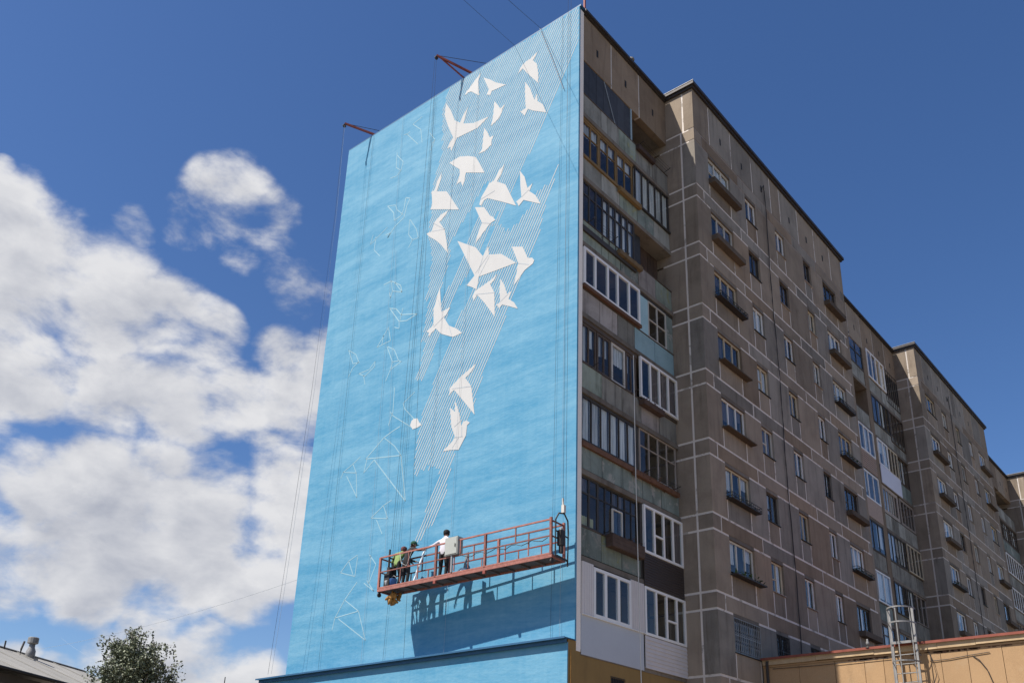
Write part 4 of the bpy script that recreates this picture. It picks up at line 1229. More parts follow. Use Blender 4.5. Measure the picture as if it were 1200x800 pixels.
part('box_door', MB().box(-5.27, -4.79, PYF - 0.076, PYF - 0.061, PZ + 0.73, PZ + 1.25), 'box_grey', cb)
part('handle', MB().box(-4.86, -4.83, PYF - 0.095, PYF - 0.077, PZ + 0.94, PZ + 1.04), 'rail_dark', cb)
part('side_bracket', MB().box(-5.06, -5.00, PYF - 0.03, PYF + 0.02, PZ + 0.15, PZ + 0.699), 'steel', cb)


part('power_cable', MB().tube([(-4.80, PYF - 0.01, PZ + 0.80)] + [(-4.6 + 0.2 * i, PYF - 0.005, PZ + 0.62 - 0.10 * math.sin(i * 0.9) ** 2) for i in range(18)], 0.011, 6), 'rail_dark', plat)
part('lanyard', MB().tube([(-7.4, PYF - 0.005, TOP), (-7.3, PYF - 0.01, TOP - 0.35), (-7.05, PYF - 0.01, TOP - 0.48), (-6.85, PYF - 0.005, TOP - 0.02)], 0.009, 5), 'rope_white', plat)

# ------------------------------------------------------------------ people
def person(name, label, base, heading, J, mats, hair, hairmat, group=None, lean=0):
    """skinned skeleton. J: joint offsets (x right, y forward, z up) in metres, heading in radians about z"""
    joints = ['pelvis', 'waist', 'chest', 'neck', 'head0', 'head1', 'shL', 'elL', 'wrL', 'haL', 'shR', 'elR', 'wrR', 'haR', 'hipL', 'knL', 'anL', 'toL', 'hipR', 'knR', 'anR', 'toR']
    rad = dict(pelvis=.150, waist=.135, chest=.160, neck=.058, head0=.088, head1=.098, shL=.074, elL=.047, wrL=.036, haL=.036, shR=.074, elR=.047, wrR=.036, haR=.036,
               hipL=.100, knL=.066, anL=.048, toL=.042, hipR=.100, knR=.066, anR=.048, toR=.042)
    ed = [('pelvis', 'waist'), ('waist', 'chest'), ('chest', 'neck'), ('neck', 'head0'), ('head0', 'head1'), ('chest', 'shL'), ('shL', 'elL'), ('elL', 'wrL'), ('wrL', 'haL'),
          ('chest', 'shR'), ('shR', 'elR'), ('elR', 'wrR'), ('wrR', 'haR'), ('pelvis', 'hipL'), ('hipL', 'knL'), ('knL', 'anL'), ('anL', 'toL'), ('pelvis', 'hipR'), ('hipR', 'knR'), ('knR', 'anR'), ('anR', 'toR')]
    P = {j: Vector(J[j]) for j in joints}
    me = bpy.data.meshes.new('skeleton')
    me.from_pydata([P[j] for j in joints], [(joints.index(a), joints.index(b)) for a, b in ed], [])
    ob = bpy.data.objects.new('skeleton', me)
    col.objects.link(ob)
    sk = ob.modifiers.new('skin', 'SKIN')
    sk.branch_smoothing = 0.4
    lay = me.skin_vertices[0].data
    for j, d in zip(joints, lay):
        r = rad[j]
        d.radius = (r, r * (0.72 if j in ('pelvis', 'waist', 'chest') else 1.0))
    lay[0].use_root = True
    ss = ob.modifiers.new('sub', 'SUBSURF')
    ss.levels = 2
    ss.render_levels = 2
    dg = bpy.context.evaluated_depsgraph_get()
    dg.update()
    bm_ = bpy.data.meshes.new_from_object(ob.evaluated_get(dg))
    bpy.data.objects.remove(ob)
    # fingers, nose and ears joined into the same skin mesh
    extra = MB()
    for s in 'LR':
        w, h = P['wr' + s], P['ha' + s]
        d = (h - w).normalized()
        side = d.cross(Vector((0.2, 0.1, 1))).normalized()
        up = side.cross(d)
        for q, ln in zip((-1.5, -0.5, 0.5, 1.5), (.062, .076, .080, .068)):
            p = h + side * q * 0.018 + d * 0.005
            extra.tube([p, p + d * ln * 0.55 - up * 0.008, p + d * ln - up * 0.035], [0.0095, 0.0085, 0.0065], 5)
        p = w + d * 0.03 + side * -0.03
        extra.tube([p, p + side * -0.02 + d * 0.03, p + side * -0.025 + d * 0.065 - up * 0.012], [0.011, 0.010, 0.008], 5)
    hd = P['head1'] - P['head0']
    hc = P['head0'] + hd * 0.5
    fwd = Vector(J.get('look', (0, 1, 0))).normalized()
    sd = fwd.cross(Vector((0, 0, 1))).normalized()
    extra.tube([hc + fwd * 0.085 + Vector((0, 0, .03)), hc + fwd * 0.118 - Vector((0, 0, .012)), hc + fwd * 0.09 - Vector((0, 0, .02))], [0.009, 0.016, 0.010], 6)
    for q in (-1, 1):
        extra.tube([hc + sd * q * 0.088 + Vector((0, 0, .03)), hc + sd * q * 0.104 + Vector((0, 0, .005)), hc + sd * q * 0.092 - Vector((0, 0, .025))], [0.012, 0.016, 0.010], 6)
    exm = extra.mesh('extra', 'skin')
    bm = bmesh.new()
    bm.from_mesh(bm_)
    nb = len(bm.faces)
    bm.from_mesh(exm)
    bm.faces.ensure_lookup_table()
    for i, m in enumerate(mats + ['skin']):
        pass
    seg = {'torso': [('pelvis', 'waist'), ('waist', 'chest'), ('chest', 'neck'), ('chest', 'shL'), ('chest', 'shR')],
           'arm': [('shL', 'elL'), ('shR', 'elR')], 'fore': [('elL', 'wrL'), ('elR', 'wrR')], 'hand': [('wrL', 'haL'), ('wrR', 'haR')],
           'leg': [('pelvis', 'hipL'), ('hipL', 'knL'), ('knL', 'anL'), ('pelvis', 'hipR'), ('hipR', 'knR'), ('knR', 'anR')], 'foot': [('anL', 'toL'), ('anR', 'toR')], 'head': [('neck', 'head0'), ('head0', 'head1')]}

    def dist(p, a, b):
        ab = b - a
        t = max(0, min(1, (p - a).dot(ab) / max(ab.length_squared, 1e-9)))
        return (p - (a + ab * t)).length
    order = ['torso', 'arm', 'fore', 'hand', 'leg', 'foot', 'head']
    names = [mats[0], mats[0], mats[1], 'skin', mats[2], 'shoe', 'skin']
    me2 = bpy.data.meshes.new('body')
    uniq = []
    for f in bm.faces:
        f.smooth = True
        c = f.calc_center_median()
        if f.index >= nb or False:
            nm = 'skin'
        else:
            best = min(((min(dist(c, P[a], P[b]) - 0.5 * min(rad[a], rad[b]) for a, b in seg[o]), i) for i, o in enumerate(order)))
            nm = names[best[1]]
        if nm not in uniq:
            uniq.append(nm)
        f.material_index = uniq.index(nm)
    bm.to_mesh(me2)
    bm.free()
    for u in uniq:
        me2.materials.append(M[u])
    root = thing(name, label, 'person', PLM @ Vector(base), group or 'workers on the suspended platform')
    root.rotation_euler = (0, 0, heading)
    link('body', me2, root)
    hm_ = MB()
    if hair == 'cap':
        hm_.lathe([(0.106, -0.01), (0.112, 0.03), (0.104, 0.075), (0.07, 0.112), (0.02, 0.125)], tuple(hc + Vector((0, 0, 0.02))), 14)
        c0 = hc + Vector((0, 0, 0.03))
        hm_.box(c0.x - 0.07, c0.x + 0.07, c0.y + 0.09, c0.y + 0.17, c0.z - 0.004, c0.z + 0.010)
        part('cap', hm_, hairmat, root, smooth=True)
    else:
        hm_.lathe([(0.098, -0.06), (0.108, 0.0), (0.110, 0.045), (0.094, 0.09), (0.05, 0.118), (0.01, 0.123)], tuple(hc - fwd * 0.012 + Vector((0, 0, 0.015))), 14)
        part('hair', hm_, hairmat, root, smooth=True)
    return root


DZ = PZ + 0.09
JS = dict(pelvis=(0, 0, .93), waist=(0, .0, 1.10), chest=(0, .02, 1.32), neck=(0, .03, 1.50), head0=(0, .05, 1.575), head1=(0, .055, 1.655),
          hipL=(-.10, 0, .86), knL=(-.11, .03, .48), anL=(-.12, 0, .08), toL=(-.13, .15, .045), hipR=(.10, 0, .86), knR=(.12, .03, .48), anR=(.13, -.02, .08), toR=(.15, .13, .045),
          shL=(-.20, .02, 1.40), elL=(-.26, .04, 1.12), wrL=(-.25, .20, .92), haL=(-.24, .27, .86), shR=(.20, .02, 1.40), elR=(.26, .04, 1.12), wrR=(.25, .20, .92), haR=(.24, .27, .86))
# white shirt, left arm stretched out to the rail
J1 = dict(JS)
J1.update(chest=(-.02, .06, 1.31), neck=(-.02, .09, 1.48), head0=(-.02, .12, 1.555), head1=(-.02, .13, 1.635), shL=(-.21, .08, 1.37), elL=(-.44, .02, 1.24), wrL=(-.64, -.10, 1.13), haL=(-.71, -.16, 1.11),
          shR=(.17, .06, 1.37), elR=(.24, .18, 1.12), wrR=(.15, .36, 1.10), haR=(.11, .42, 1.12))
person('person', 'person in a white shirt with dark hair leaning on the rail beside the grey box', (-5.80, -7.22, DZ), math.radians(8), J1,
       ['white_cloth', 'white_cloth', 'black_cloth'], 'hair', 'cap_dark')
# black clothes, green cap, reaching to the right
J2 = dict(JS)
J2.update(chest=(.04, .10, 1.25), waist=(.01, .03, 1.06), neck=(.05, .17, 1.41), head0=(.05, .21, 1.47), head1=(.05, .24, 1.55), shR=(.23, .10, 1.33), elR=(.42, .12, 1.25), wrR=(.62, .16, 1.22), haR=(.68, .19, 1.22),
          shL=(-.16, .12, 1.31), elL=(-.20, .26, 1.06), wrL=(-.10, .44, 1.02), haL=(-.06, .49, 1.02))
person('person', 'person in black clothes and a dark green cap reaching along the blue wall', (-7.52, -7.22, DZ), math.radians(-6), J2,
       ['black_cloth', 'black_cloth', 'black_cloth'], 'cap', 'cap_green')
# green vest, bending
J3 = dict(JS)
J3.update(pelvis=(0, -.02, .88), waist=(0, .05, 1.04), chest=(.0, .15, 1.20), neck=(.02, .25, 1.34), head0=(.02, .30, 1.39), head1=(.02, .34, 1.465), shL=(-.20, .17, 1.27), elL=(-.34, .20, 1.03), wrL=(-.40, .30, .86), haL=(-.42, .35, .80),
          shR=(.20, .17, 1.27), elR=(.26, .34, 1.08), wrR=(.24, .50, 1.02), haR=(.23, .56, 1.02), knL=(-.12, .07, .47), knR=(.12, .08, .47))
person('person', 'person in a bright green vest and maroon cap bending at the left platform end', (-7.93, -7.26, DZ), math.radians(10), J3,
       ['vest_cloth', 'black_cloth', 'black_cloth'], 'hair', 'cap_maroon')
# things on the platform
b1 = thing('bucket', 'white plastic bucket on the platform deck at its left end', 'bucket', PLM @ Vector((-8.12, -7.40, DZ)), 'buckets on the platform')
part('pail', MB().lathe([(0.10, 0.0), (0.125, 0.27), (0.132, 0.28)], (0, 0, 0)), 'bucket_white', b1, smooth=True)
part('handle', MB().tube([(-0.13, 0, 0.25), (-0.09, 0, 0.36), (0, 0, 0.40), (0.09, 0, 0.36), (0.13, 0, 0.25)], 0.006, 5), 'steel', b1)
b2 = thing('bucket', 'blue plastic bucket beside the white bucket on the platform deck', 'bucket', PLM @ Vector((-7.86, -7.42, DZ)), 'buckets on the platform')
part('pail', MB().lathe([(0.10, 0.0), (0.125, 0.30), (0.132, 0.31)], (0, 0, 0)), 'bucket_blue', b2, smooth=True)
part('handle', MB().tube([(-0.13, 0, 0.28), (-0.09, 0, 0.39), (0, 0, 0.43), (0.09, 0, 0.39), (0.13, 0, 0.28)], 0.006, 5), 'steel', b2)
pr = MB().bar((-7.10, -7.28, DZ), (-6.92, -6.98, DZ + 1.22), 0.20, 0.035)
tag(on_deck(part('board', pr, 'pale_roll')), 'pale board leaning upright on the platform between the workers', 'board')
pr = MB().bar((-5.02, -7.1, DZ), (-4.96, -6.98, DZ + 0.85), 0.16, 0.03)
tag(on_deck(part('board', pr, 'steel')), 'short grey board leaning on the rear rail right of the control box', 'board')
tag(on_deck(part('sack', MB().lathe([(0.10, 0.0), (0.17, 0.05), (0.19, 0.13), (0.12, 0.22), (0.05, 0.27)], (-4.9, -7.25, DZ), 10), 'bucket_white', smooth=True)), 'white sack standing on the deck right of the control box', 'sack')
rg = MB()
for i in range(20):
    p = Vector((-7.86 + R.gauss(0, 0.13), -7.30 + R.gauss(0, 0.10), PZ - 0.20 + R.uniform(-0.14, 0.17)))
    a = Vector((R.gauss(0, .06), R.gauss(0, .06), R.uniform(.05, .12)))
    rg.tube([p - a, p, p + a], [0.03, R.uniform(0.05, 0.085), 0.025], 7)
tag(on_deck(part('rag_bundle', rg, 'orange_rag', smooth=True)), 'orange bundle of rags and rope hanging under the left end of the platform', 'rag bundle')


# ------------------------------------------------------------------ ropes, davits, wires
def rope(pts, r, mat, label, group=None, name='rope', cat='rope'):
    o = part(name, MB().tube(pts, r, 5), mat)
    tag(o, label, cat, group)
    return o


def sag(a, b, s, n=14):
    a, b = Vector(a), Vector(b)
    return [tuple(a.lerp(b, i / n) - Vector((0, 0, s * 4 * (i / n) * (1 - i / n)))) for i in range(n + 1)]


def davit(label, tip, root, mast, brace=False):
    d = thing('roof_davit', label, 'davit', (0, 0, 0), 'roof davits')
    part('beam', MB().bar(root, tip, 0.07, 0.085), 'red_oxide', d)
    if brace:
      part('brace', MB().bar((root[0] - 0.42, -6.02, 31.32), (tip[0] + 0.08, tip[1] + 0.1, tip[2] - 0.05), 0.05), 'red_oxide', d)
    part('post', MB().bar((mast[0], mast[1], 31.1), mast, 0.07), 'red_oxide', d)
    part('stay', MB().tube([mast, tip], 0.012, 5), 'rope_dark', d)
    part('pulley', MB().tube([(tip[0] - 0.03, tip[1], tip[2] - 0.14), (tip[0] + 0.03, tip[1], tip[2] - 0.14)], 0.08, 10).bar((tip[0], tip[1], tip[2] - 0.10), tip, 0.03), 'rail_dark', d)
    return d


davit('red roof davit beam at the left end of the roof above the blue wall', (-13.75, -7.30, 31.58), (-12.9, -5.9, 31.35), (-12.3, -4.6, 31.9))
davit('red roof davit beam with a brace near the middle of the roof edge', (-7.95, -7.30, 32.02), (-6.95, -5.7, 31.5), (-6.5, -5.4, 32.15), True)
davit('dark red davit post standing on the near roof corner', (-1.27, -6.95, 33.0), (-1.42, -5.9, 32.5), (-1.5, -5.6, 33.4))
wire_labels = ['steel wire rope running straight from the middle davit to the left end of the platform',
               'steel wire rope beside the platform hoist rope, hanging on down to the ledge',
               'left steel wire rope from the corner davit to the right platform end',
               'right steel wire rope from the corner davit to the right platform end']
for lb, (xt, yt, zt, xb, yb_, zb) in zip(wire_labels, [
        (-8.05, -7.28, 31.8, -8.10, -7.38, 10.5), (-7.98, -7.26, 31.8, -7.95, -6.6, 6.95),
        (-1.27, -6.95, 32.9, -1.22, -6.93, 10.9), (-1.17, -6.90, 32.9, -1.15, -6.88, 10.85)]):
    rope([(xt, yt, zt), ((xt + xb) / 2, (yt + yb_) / 2, (zt + zb) / 2), (xb, yb_, zb)], 0.005, 'rope_dark', lb, 'wire ropes of the platform')
line_labels = ['dark safety line nearest the left edge of the blue wall', 'pale safety line second from the left edge of the blue wall, slanting slightly',
               'dark safety line down the blue wall ending behind the left end of the platform', 'short pale line starting among the outlined birds on the blue wall',
               'dark safety line slanting left beside the outlined birds down to the ledge', 'pale safety line passing behind the person in the white shirt',
               'dark safety line near the right edge of the blue wall, left of two', 'pale safety line near the right edge of the blue wall, right of two']
for i, (xt, xb, zt, zb) in enumerate([(-12.9, -12.7, 31.2, 7.0), (-10.95, -10.4, 31.2, 7.0), (-9.05, -8.95, 31.2, 9.2), (-10.6, -9.55, 24.0, 9.6), (-8.9, -9.3, 31.2, 7.0), (-6.4, -6.45, 31.2, 7.0), (-2.05, -2.12, 31.2, 7.0), (-1.75, -1.78, 31.2, 7.0)]):
    rope([(xt, END_Y - 0.05, zt), ((xt + xb) / 2, END_Y - 0.07, (zt + zb) / 2), (xb, END_Y - 0.06, zb)], 0.0042, 'rope_grey' if i % 2 else 'rope_dark', line_labels[i], 'safety lines against the blue wall')
rope([(-13.78, -7.3, 31.45), (-13.62, -7.3, 26.5), (-13.72, -7.3, 18), (-14.0, -7.3, 11), (-14.22, -7.3, 6.9)], 0.0055, 'rope_dark', 'dark rope hanging from the left davit past the left edge of the blue wall', None)
rope([(-13.70, -7.32, 31.45), (-13.5, -7.32, 26.5), (-13.55, -7.3, 18), (-13.82, -7.3, 11), (-14.02, -7.3, 6.9)], 0.005, 'rope_grey', 'second thinner grey rope beside the rope left of the blue wall', None)
rope([(BX + 0.42, -3.46, 17.2), (BX + 0.43, -3.46, 12.8), (BX + 0.43, -3.36, 6.0), (BX + 0.45, -3.3, 0.0)], 0.016, 'rope_white', 'white cable hanging in front of the lower balconies', 'loose cables on the walls', 'cable', 'cable')
rope([(-1.25, -6.446, 6.60), (-1.25, -6.45, 3.0), (-1.25, -6.46, 0.0)], 0.016, 'orange_rag', 'thin orange cable running up the olive wall by the corner', 'loose cables on the walls', 'cable', 'cable')
rope(sag((-4.54, -6.22, 31.30), (7.6, -29.6, 12.4), 0.15), 0.006, 'rope_dark', 'dark overhead wire reaching the roof edge, left of two', 'overhead wires', 'overhead_wire', 'wire')
rope(sag((-3.17, -6.22, 31.30), (7.75, -28.2, 12.6), 0.15), 0.007, 'rope_dark', 'dark overhead wire reaching the roof edge, right of two', 'overhead wires', 'overhead_wire', 'wire')
rope([(-3.17, -6.30, 31.25), (-2.55, -6.30, 29.4), (-1.95, -6.29, 27.5)], 0.012, 'rope_grey', 'thin grey rope slanting down the striped top corner of the blue wall', None)
rope(sag((-14.66, -6.0, 10.8), (-62.0, -5.0, 12.6), 1.2, 20), 0.006, 'rope_grey', 'thin wire crossing the cloudy sky low at the left, upper one', 'overhead wires', 'overhead_wire', 'wire')
rope(sag((-15.6, -6.0, 6.4), (-75, 12, 18.2), 1.0, 20), 0.005, 'rope_grey', 'thin wire crossing the sky low at the left, lower one', 'overhead wires', 'overhead_wire', 'wire')

# ------------------------------------------------------------------ orange annex with caged ladder
OY = 3.09
ann = thing('annex', 'low orange rendered annex with a red edged flat roof in front of the apartments', 'building', (0, 0, 0))
part('inner_wall', MB().box(0.02, 16, OY + 0.06, 14, 0, 7.5), 'orange_render', ann)
px = [0.02, 1.35, 2.62, 3.62, 4.25, 6.05, 6.85, 7.85, 9.2, 10.6, 12.0, 13.4, 14.8, 16.0]
for a, b in zip(px[:-1], px[1:]):
    boxpart('wall_panel', 'orange_render', ann, a + 0.008, b - 0.008, OY + R.uniform(-0.004, 0.004), OY + 0.059, 0, 7.34)
for i, (a, b) in enumerate([(0.05, 2.0), (2.01, 4.0), (4.01, 6.0), (6.01, 7.15), (7.16, 9.2), (9.21, 12), (12.01, 16)]):
    boxpart('cornice_block', 'orange_cornice', ann, a, b, OY - 0.10 + R.uniform(-0.008, 0.008), OY + 0.058, 7.42 + R.uniform(-0.012, 0.012), 7.60)
part('cornice_shadow_gap', MB().box(0.03, 16, OY - 0.03, OY + 0.058, 7.345, 7.405), 'orange_render', ann)
part('roof', MB().box(0.02, 16.1, OY - 0.16, 14, 7.605, 7.64), 'red_flashing', ann)
part('roof_edge', MB().box(0.02, 16.1, OY - 0.175, OY - 0.161, 7.585, 7.665), 'red_flashing', ann)
part('drainpipe', MB().tube([(0.25, OY - 0.14, 7.55), (0.22, OY - 0.10, 7.2), (0.22, OY - 0.08, 0)], 0.05, 8), 'pipe_dark', ann)
bd = MB()
for i in range(90):
    x = R.choice([R.gauss(3.9, 0.35), R.gauss(6.4, 0.5), R.uniform(3, 9)])
    bd.box(x, x + R.uniform(0.03, 0.14), OY - 0.012, OY - 0.005, 7.342 - R.uniform(0.01, 0.07), 7.341)
part('peeling_edge', bd, 'rust', ann, kind='stuff')
rope([(5.72, OY - 0.03, 7.05), (6.3, OY - 0.03, 7.06), (6.9, OY - 0.03, 7.12), (7.5, OY - 0.03, 7.16)], 0.012, 'pipe_dark', 'dark cable fixed level along the orange wall under the cornice', 'loose cables on the walls', 'cable', 'cable')
rope([(7.0, OY - 0.03, 7.10), (7.18, OY - 0.05, 6.95), (7.36, OY - 0.05, 6.65), (7.48, OY - 0.04, 6.2), (7.55, OY - 0.04, 5.0)], 0.014, 'pipe_dark', 'black cable curving down the orange wall at the right', 'loose cables on the walls', 'cable', 'cable')
rope([(0.4, OY - 0.04, 7.28), (2.0, OY - 0.04, 7.25), (4.5, OY - 0.04, 7.27)], 0.010, 'pipe_dark', 'thin cable under the roof edge on the shaded left part of the orange wall', 'loose cables on the walls', 'cable', 'cable')
rope([(5.66, OY - 0.05, 7.5), (5.8, OY - 0.09, 7.1), (5.88, OY - 0.08, 6.6), (5.70, OY - 0.06, 6.2), (5.6, OY - 0.05, 5.0)], 0.012, 'pipe_dark', 'loose cable looping beside the caged ladder on the orange wall', 'loose cables on the walls', 'cable', 'cable')
rb_ = thing('roof_fitting', 'small white pear shaped fitting standing on the annex roof edge', 'roof fitting', (3.84, 2.98, 7.64))
part('foot', MB().lathe([(0.10, 0.0), (0.06, 0.05), (0.03, 0.08)], (0, 0, 0), 10), 'rail_dark', rb_)
part('bulb', MB().lathe([(0.03, 0.08), (0.055, 0.13), (0.06, 0.18), (0.03, 0.23), (0.035, 0.26), (0.02, 0.30)], (0, 0, 0), 12), 'galvanised', rb_, smooth=True)

lad = thing('caged_ladder', 'grey steel roof ladder with safety hoops on the orange annex wall', 'ladder', (0, 0, 0))
LX0, LX1, LY = 4.72, 5.46, OY - 0.34
for x in (LX0, LX1):
    part('stile', MB().box(x - 0.035, x + 0.035, LY - 0.03, LY + 0.03, 0.4, 8.72), 'galvanised', lad)
z = 0.6
while z < 7.5:
    part('rung', MB().tube([(LX0 + 0.035, LY, z), (LX1 - 0.035, LY, z)], 0.014, 6), 'galvanised', lad)
    z += 0.29
part('landing', MB().box(LX0 + 0.036, LX1 - 0.036, LY - 0.03, OY - 0.18, 7.66, 7.70).box(LX0 - 0.04, LX1 + 0.04, LY - 0.07, LY - 0.031, 7.62, 7.70), 'galvanised', lad)
for z, d in ((8.70, 0.0), (8.22, 0.0), (7.0, 0.02), (6.2, 0.0), (5.4, 0), (4.6, 0)):
    cx = (LX0 + LX1) / 2 + 0.03
    pts = [(cx - 0.42 * math.cos(t), LY - 0.62 * math.sin(t), z) for t in [math.pi * i / 14 for i in range(15)]]
    hb = MB()
    for a, b in zip(pts[:-1], pts[1:]):
        hb.bar(a, b, 0.012, 0.045)
    part('hoop', hb, 'galvanised', lad)
for t in (0.55, 1.57, 2.6):
    cx = (LX0 + LX1) / 2 + 0.03
    x, y = cx - 0.405 * math.cos(t), LY - 0.605 * math.sin(t)
    part('cage_bar', MB().box(x - 0.016, x + 0.016, y - 0.006, y + 0.006, 4.6, 8.72), 'galvanised', lad)
for zz in (7.25, 5.6, 3.6):
    for x in (LX0, LX1):
        part('wall_bracket', MB().box(x - 0.02, x + 0.02, LY + 0.031, OY - 0.006, zz, zz + 0.04), 'galvanised', lad)

# ------------------------------------------------------------------ old house on the left
E0 = Vector((-28.35, -10.8, 0))
h = Vector((-0.52, 0.854, 0)).normalized()
nn = Vector((-h.y, h.x, 0))
if nn.x > 0:
    nn = -nn


def HP(s, n, z):
    p = E0 + h * s + nn * n
    return (p.x, p.y, z)


hs_ = thing('old_house', 'old dark house with a pale grey pitched roof at the left edge', 'house', (0, 0, 0))
S0, S1 = -26.0, 13.6


def quadslab(name, a, b, c, d, t, mat, parent):
    mb = MB()
    up = (Vector(b) - Vector(a)).cross(Vector(d) - Vector(a)).normalized()
    if up.z < 0:
        up = -up
    top = [Vector(p) for p in (a, b, c, d)]
    mb.v = [tuple(p - up * t) for p in top] + [tuple(p) for p in top]
    mb.f = [(0, 3, 2, 1), (4, 5, 6, 7), (0, 1, 5, 4), (1, 2, 6, 5), (2, 3, 7, 6), (3, 0, 4, 7)]
    return part(name, mb, mat, parent, fix=True)


nst = 26
for i in range(nst):
    a, b = S0 + (S1 - S0) * i / nst, S0 + (S1 - S0) * (i + 1) / nst
    if b > -4:
        quadslab('roof_sheet', HP(a + 0.02, 0, 8.0), HP(b - 0.02, 0, 8.0), HP(b - 0.02, 5.12, 10.02), HP(a + 0.02, 5.12, 10.02), 0.05, 'house_roof', hs_)
    if b > -4 and i % 2 == 0:
        part('roof_seam', MB().bar(HP(a, 0.0, 8.02), HP(a, 5.1, 10.04), 0.03, 0.035), 'house_roof', hs_)
quadslab('roof', HP(S0, 5.13, 10.0), HP(S1, 5.13, 10.0), HP(S1, 10.4, 8.0), HP(S0, 10.4, 8.0), 0.05, 'house_roof', hs_)
part('ridge_cap', MB().bar(HP(S0, 5.12, 10.04), HP(S1, 5.12, 10.04), 0.22, 0.05), 'house_roof', hs_)
part('gutter', MB().tube([HP(S0, -0.08, 7.93), HP(S1, -0.08, 7.93)], 0.08, 8), 'rail_dark', hs_)
wb_ = MB()
w4 = [HP(S0, 0.55, 0), HP(S1 - 0.6, 0.55, 0), HP(S1 - 0.6, 9.8, 0), HP(S0, 9.8, 0)]
wb_.prism([(p[0], p[1]) for p in w4][::-1], 0, 7.85)
part('wall', wb_, 'house_wall', hs_, fix=True)
for i in range(9):
    s = -5.5 + i * 2.05
    a, b = Vector(HP(s, 0.53, 6.0)), Vector(HP(s + 1.0, 0.53, 6.0))
    wf = part('window', MB().bar(a, b, 0.05, 0.08).bar(a + Vector((0, 0, 1.4)), b + Vector((0, 0, 1.4)), 0.05, 0.08).bar(a, a + Vector((0, 0, 1.4)), 0.07).bar(b, b + Vector((0, 0, 1.4)), 0.07).bar(a.lerp(b, .5), a.lerp(b, .5) + Vector((0, 0, 1.4)), 0.05), 'joint_faint', hs_)
    mbp = MB()
    q = Vector((nn.x, nn.y, 0)) * 0.01
    mbp.v = [tuple(a + q), tuple(b + q), tuple(b + q + Vector((0, 0, 1.4))), tuple(a + q + Vector((0, 0, 1.4)))]
    mbp.f = [(0, 1, 2, 3)]
    part('pane', mbp, 'room_dark', wf)
vt = thing('roof_vent', 'grey metal flue with a drum cap standing on the old house roof', 'flue', HP(7.9, 4.5, 9.66))
vt.scale = (0.74, 0.74, 0.80)
part('pipe', MB().lathe([(0.33, -0.2), (0.31, 0.55), (0.20, 0.80), (0.19, 1.0)], (0, 0, 0), 12), 'galvanised', vt, smooth=True)
part('cap', MB().lathe([(0.22, 1.0), (0.36, 1.06), (0.36, 1.40), (0.30, 1.44)], (0, 0, 0), 14), 'galvanised', vt)
part('base', MB().box(-0.42, 0.42, -0.42, 0.42, -0.3, 0.12), 'house_roof', vt)
p0 = Vector(HP(7.0, 4.4, 9.5))
part('roof_pipe', MB().tube([p0, p0 + Vector((0, 0, 0.55)), p0 + Vector((-0.06, 0.1, 0.95))], 0.05, 7), 'rail_dark', hs_)
p0 = Vector(HP(6.4, 4.9, 9.8))
part('roof_pipe', MB().tube([p0, p0 + Vector((0, 0, 0.55))], 0.04, 7), 'rail_dark', hs_)
ae = thing('aerial', 'thin distant mast low in the sky beside the blue wall', 'aerial', (-75.5, 30.2, 0))
part('mast', MB().tube([(0, 0, 0), (0, 0, 17.1)], 0.05, 6), 'rail_dark', ae)
part('crossbar', MB().bar((-0.3, 0.2, 16.6), (0.3, -0.2, 16.6), 0.05), 'rail_dark', ae)

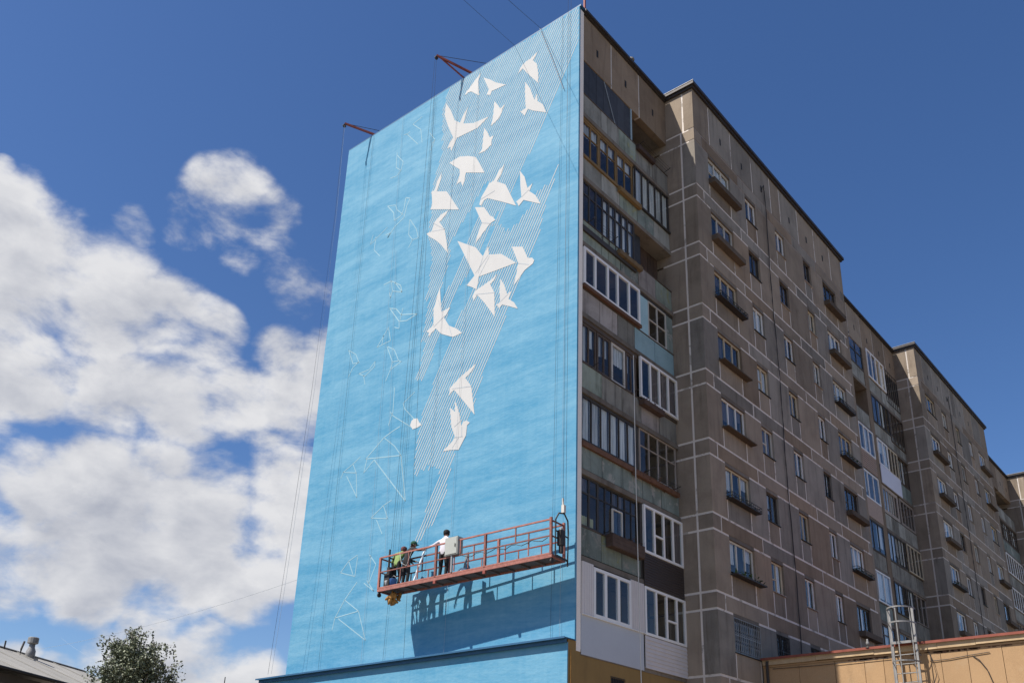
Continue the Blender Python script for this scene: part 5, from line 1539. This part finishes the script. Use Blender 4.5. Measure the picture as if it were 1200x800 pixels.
# ------------------------------------------------------------------ birch tree
tr = thing('birch_tree', 'leafy birch tree with drooping twigs at the lower left below the clouds', 'tree', (-28.55, -4.8, 0))
rt = random.Random(21)
tk = MB()
tk.tube([(0, 0, 0), (0.05, 0.03, 3), (-0.05, 0.08, 6), (0.05, 0.1, 8.4), (0.1, 0.1, 10.2)], [0.20, 0.16, 0.11, 0.06, 0.015], 9)
part('trunk', tk, 'bark', tr, smooth=True)
lm = MB()
lv = MB()


def strand(p, ln):
    p = Vector(p)
    d = Vector((rt.gauss(0, .25), rt.gauss(0, .25), -1)).normalized()
    n = max(4, int(ln / 0.075))
    for i in range(n):
        q = p + d * (ln * i / n) + Vector((rt.gauss(0, .05), rt.gauss(0, .05), rt.gauss(0, .03)))
        s = rt.uniform(0.040, 0.072)
        a = Vector((rt.gauss(0, 1), rt.gauss(0, 1), rt.gauss(-.6, .7))).normalized() * s * 1.25
        b = a.cross(Vector((rt.gauss(0, 1), rt.gauss(0, 1), rt.gauss(0, 1)))).normalized() * s * 0.72
        j = len(lv.v)
        lv.v += [tuple(q - a), tuple(q + b), tuple(q + a), tuple(q - b)]
        lv.f.append((j, j + 1, j + 2, j + 3))


for i in range(40):
    z = rt.uniform(4.6, 8.9)
    t = (z - 4.6) / 4.4
    az = i * 2.4 + rt.uniform(-.4, .4)
    rise = rt.uniform(1.0, 2.2) * (1.15 - 0.35 * t)
    ln = (2.6 * (1 - 0.5 * t)) * rt.uniform(0.55, 1.08)
    p0 = Vector((0.02, 0.08, z))
    tip = p0 + Vector((math.cos(az) * ln, math.sin(az) * ln, rise))
    mid = p0.lerp(tip, 0.5) + Vector((math.cos(az) * 0.10, math.sin(az) * 0.10, -0.12))
    lm.tube([p0, mid, tip], [0.05 * (1.2 - t), 0.028, 0.008], 5)
    for k in range(5):
        u = rt.uniform(0.45, 1.0)
        b0 = mid.lerp(tip, u * 2 - 1) if u > .5 else p0.lerp(mid, u * 2)
        e0 = b0 + Vector((rt.gauss(0, .45), rt.gauss(0, .45), rt.uniform(0.0, .5)))
        lm.tube([b0, e0], [0.014, 0.005], 4)
        for q in range(13):
            strand(b0.lerp(e0, rt.uniform(.2, 1.05)) + Vector((rt.gauss(0, .09), rt.gauss(0, .09), rt.gauss(0, .06))), rt.uniform(0.25, 0.95))
part('limbs', lm, 'bark', tr)
part('crown', lv, 'birch_leaf', tr)
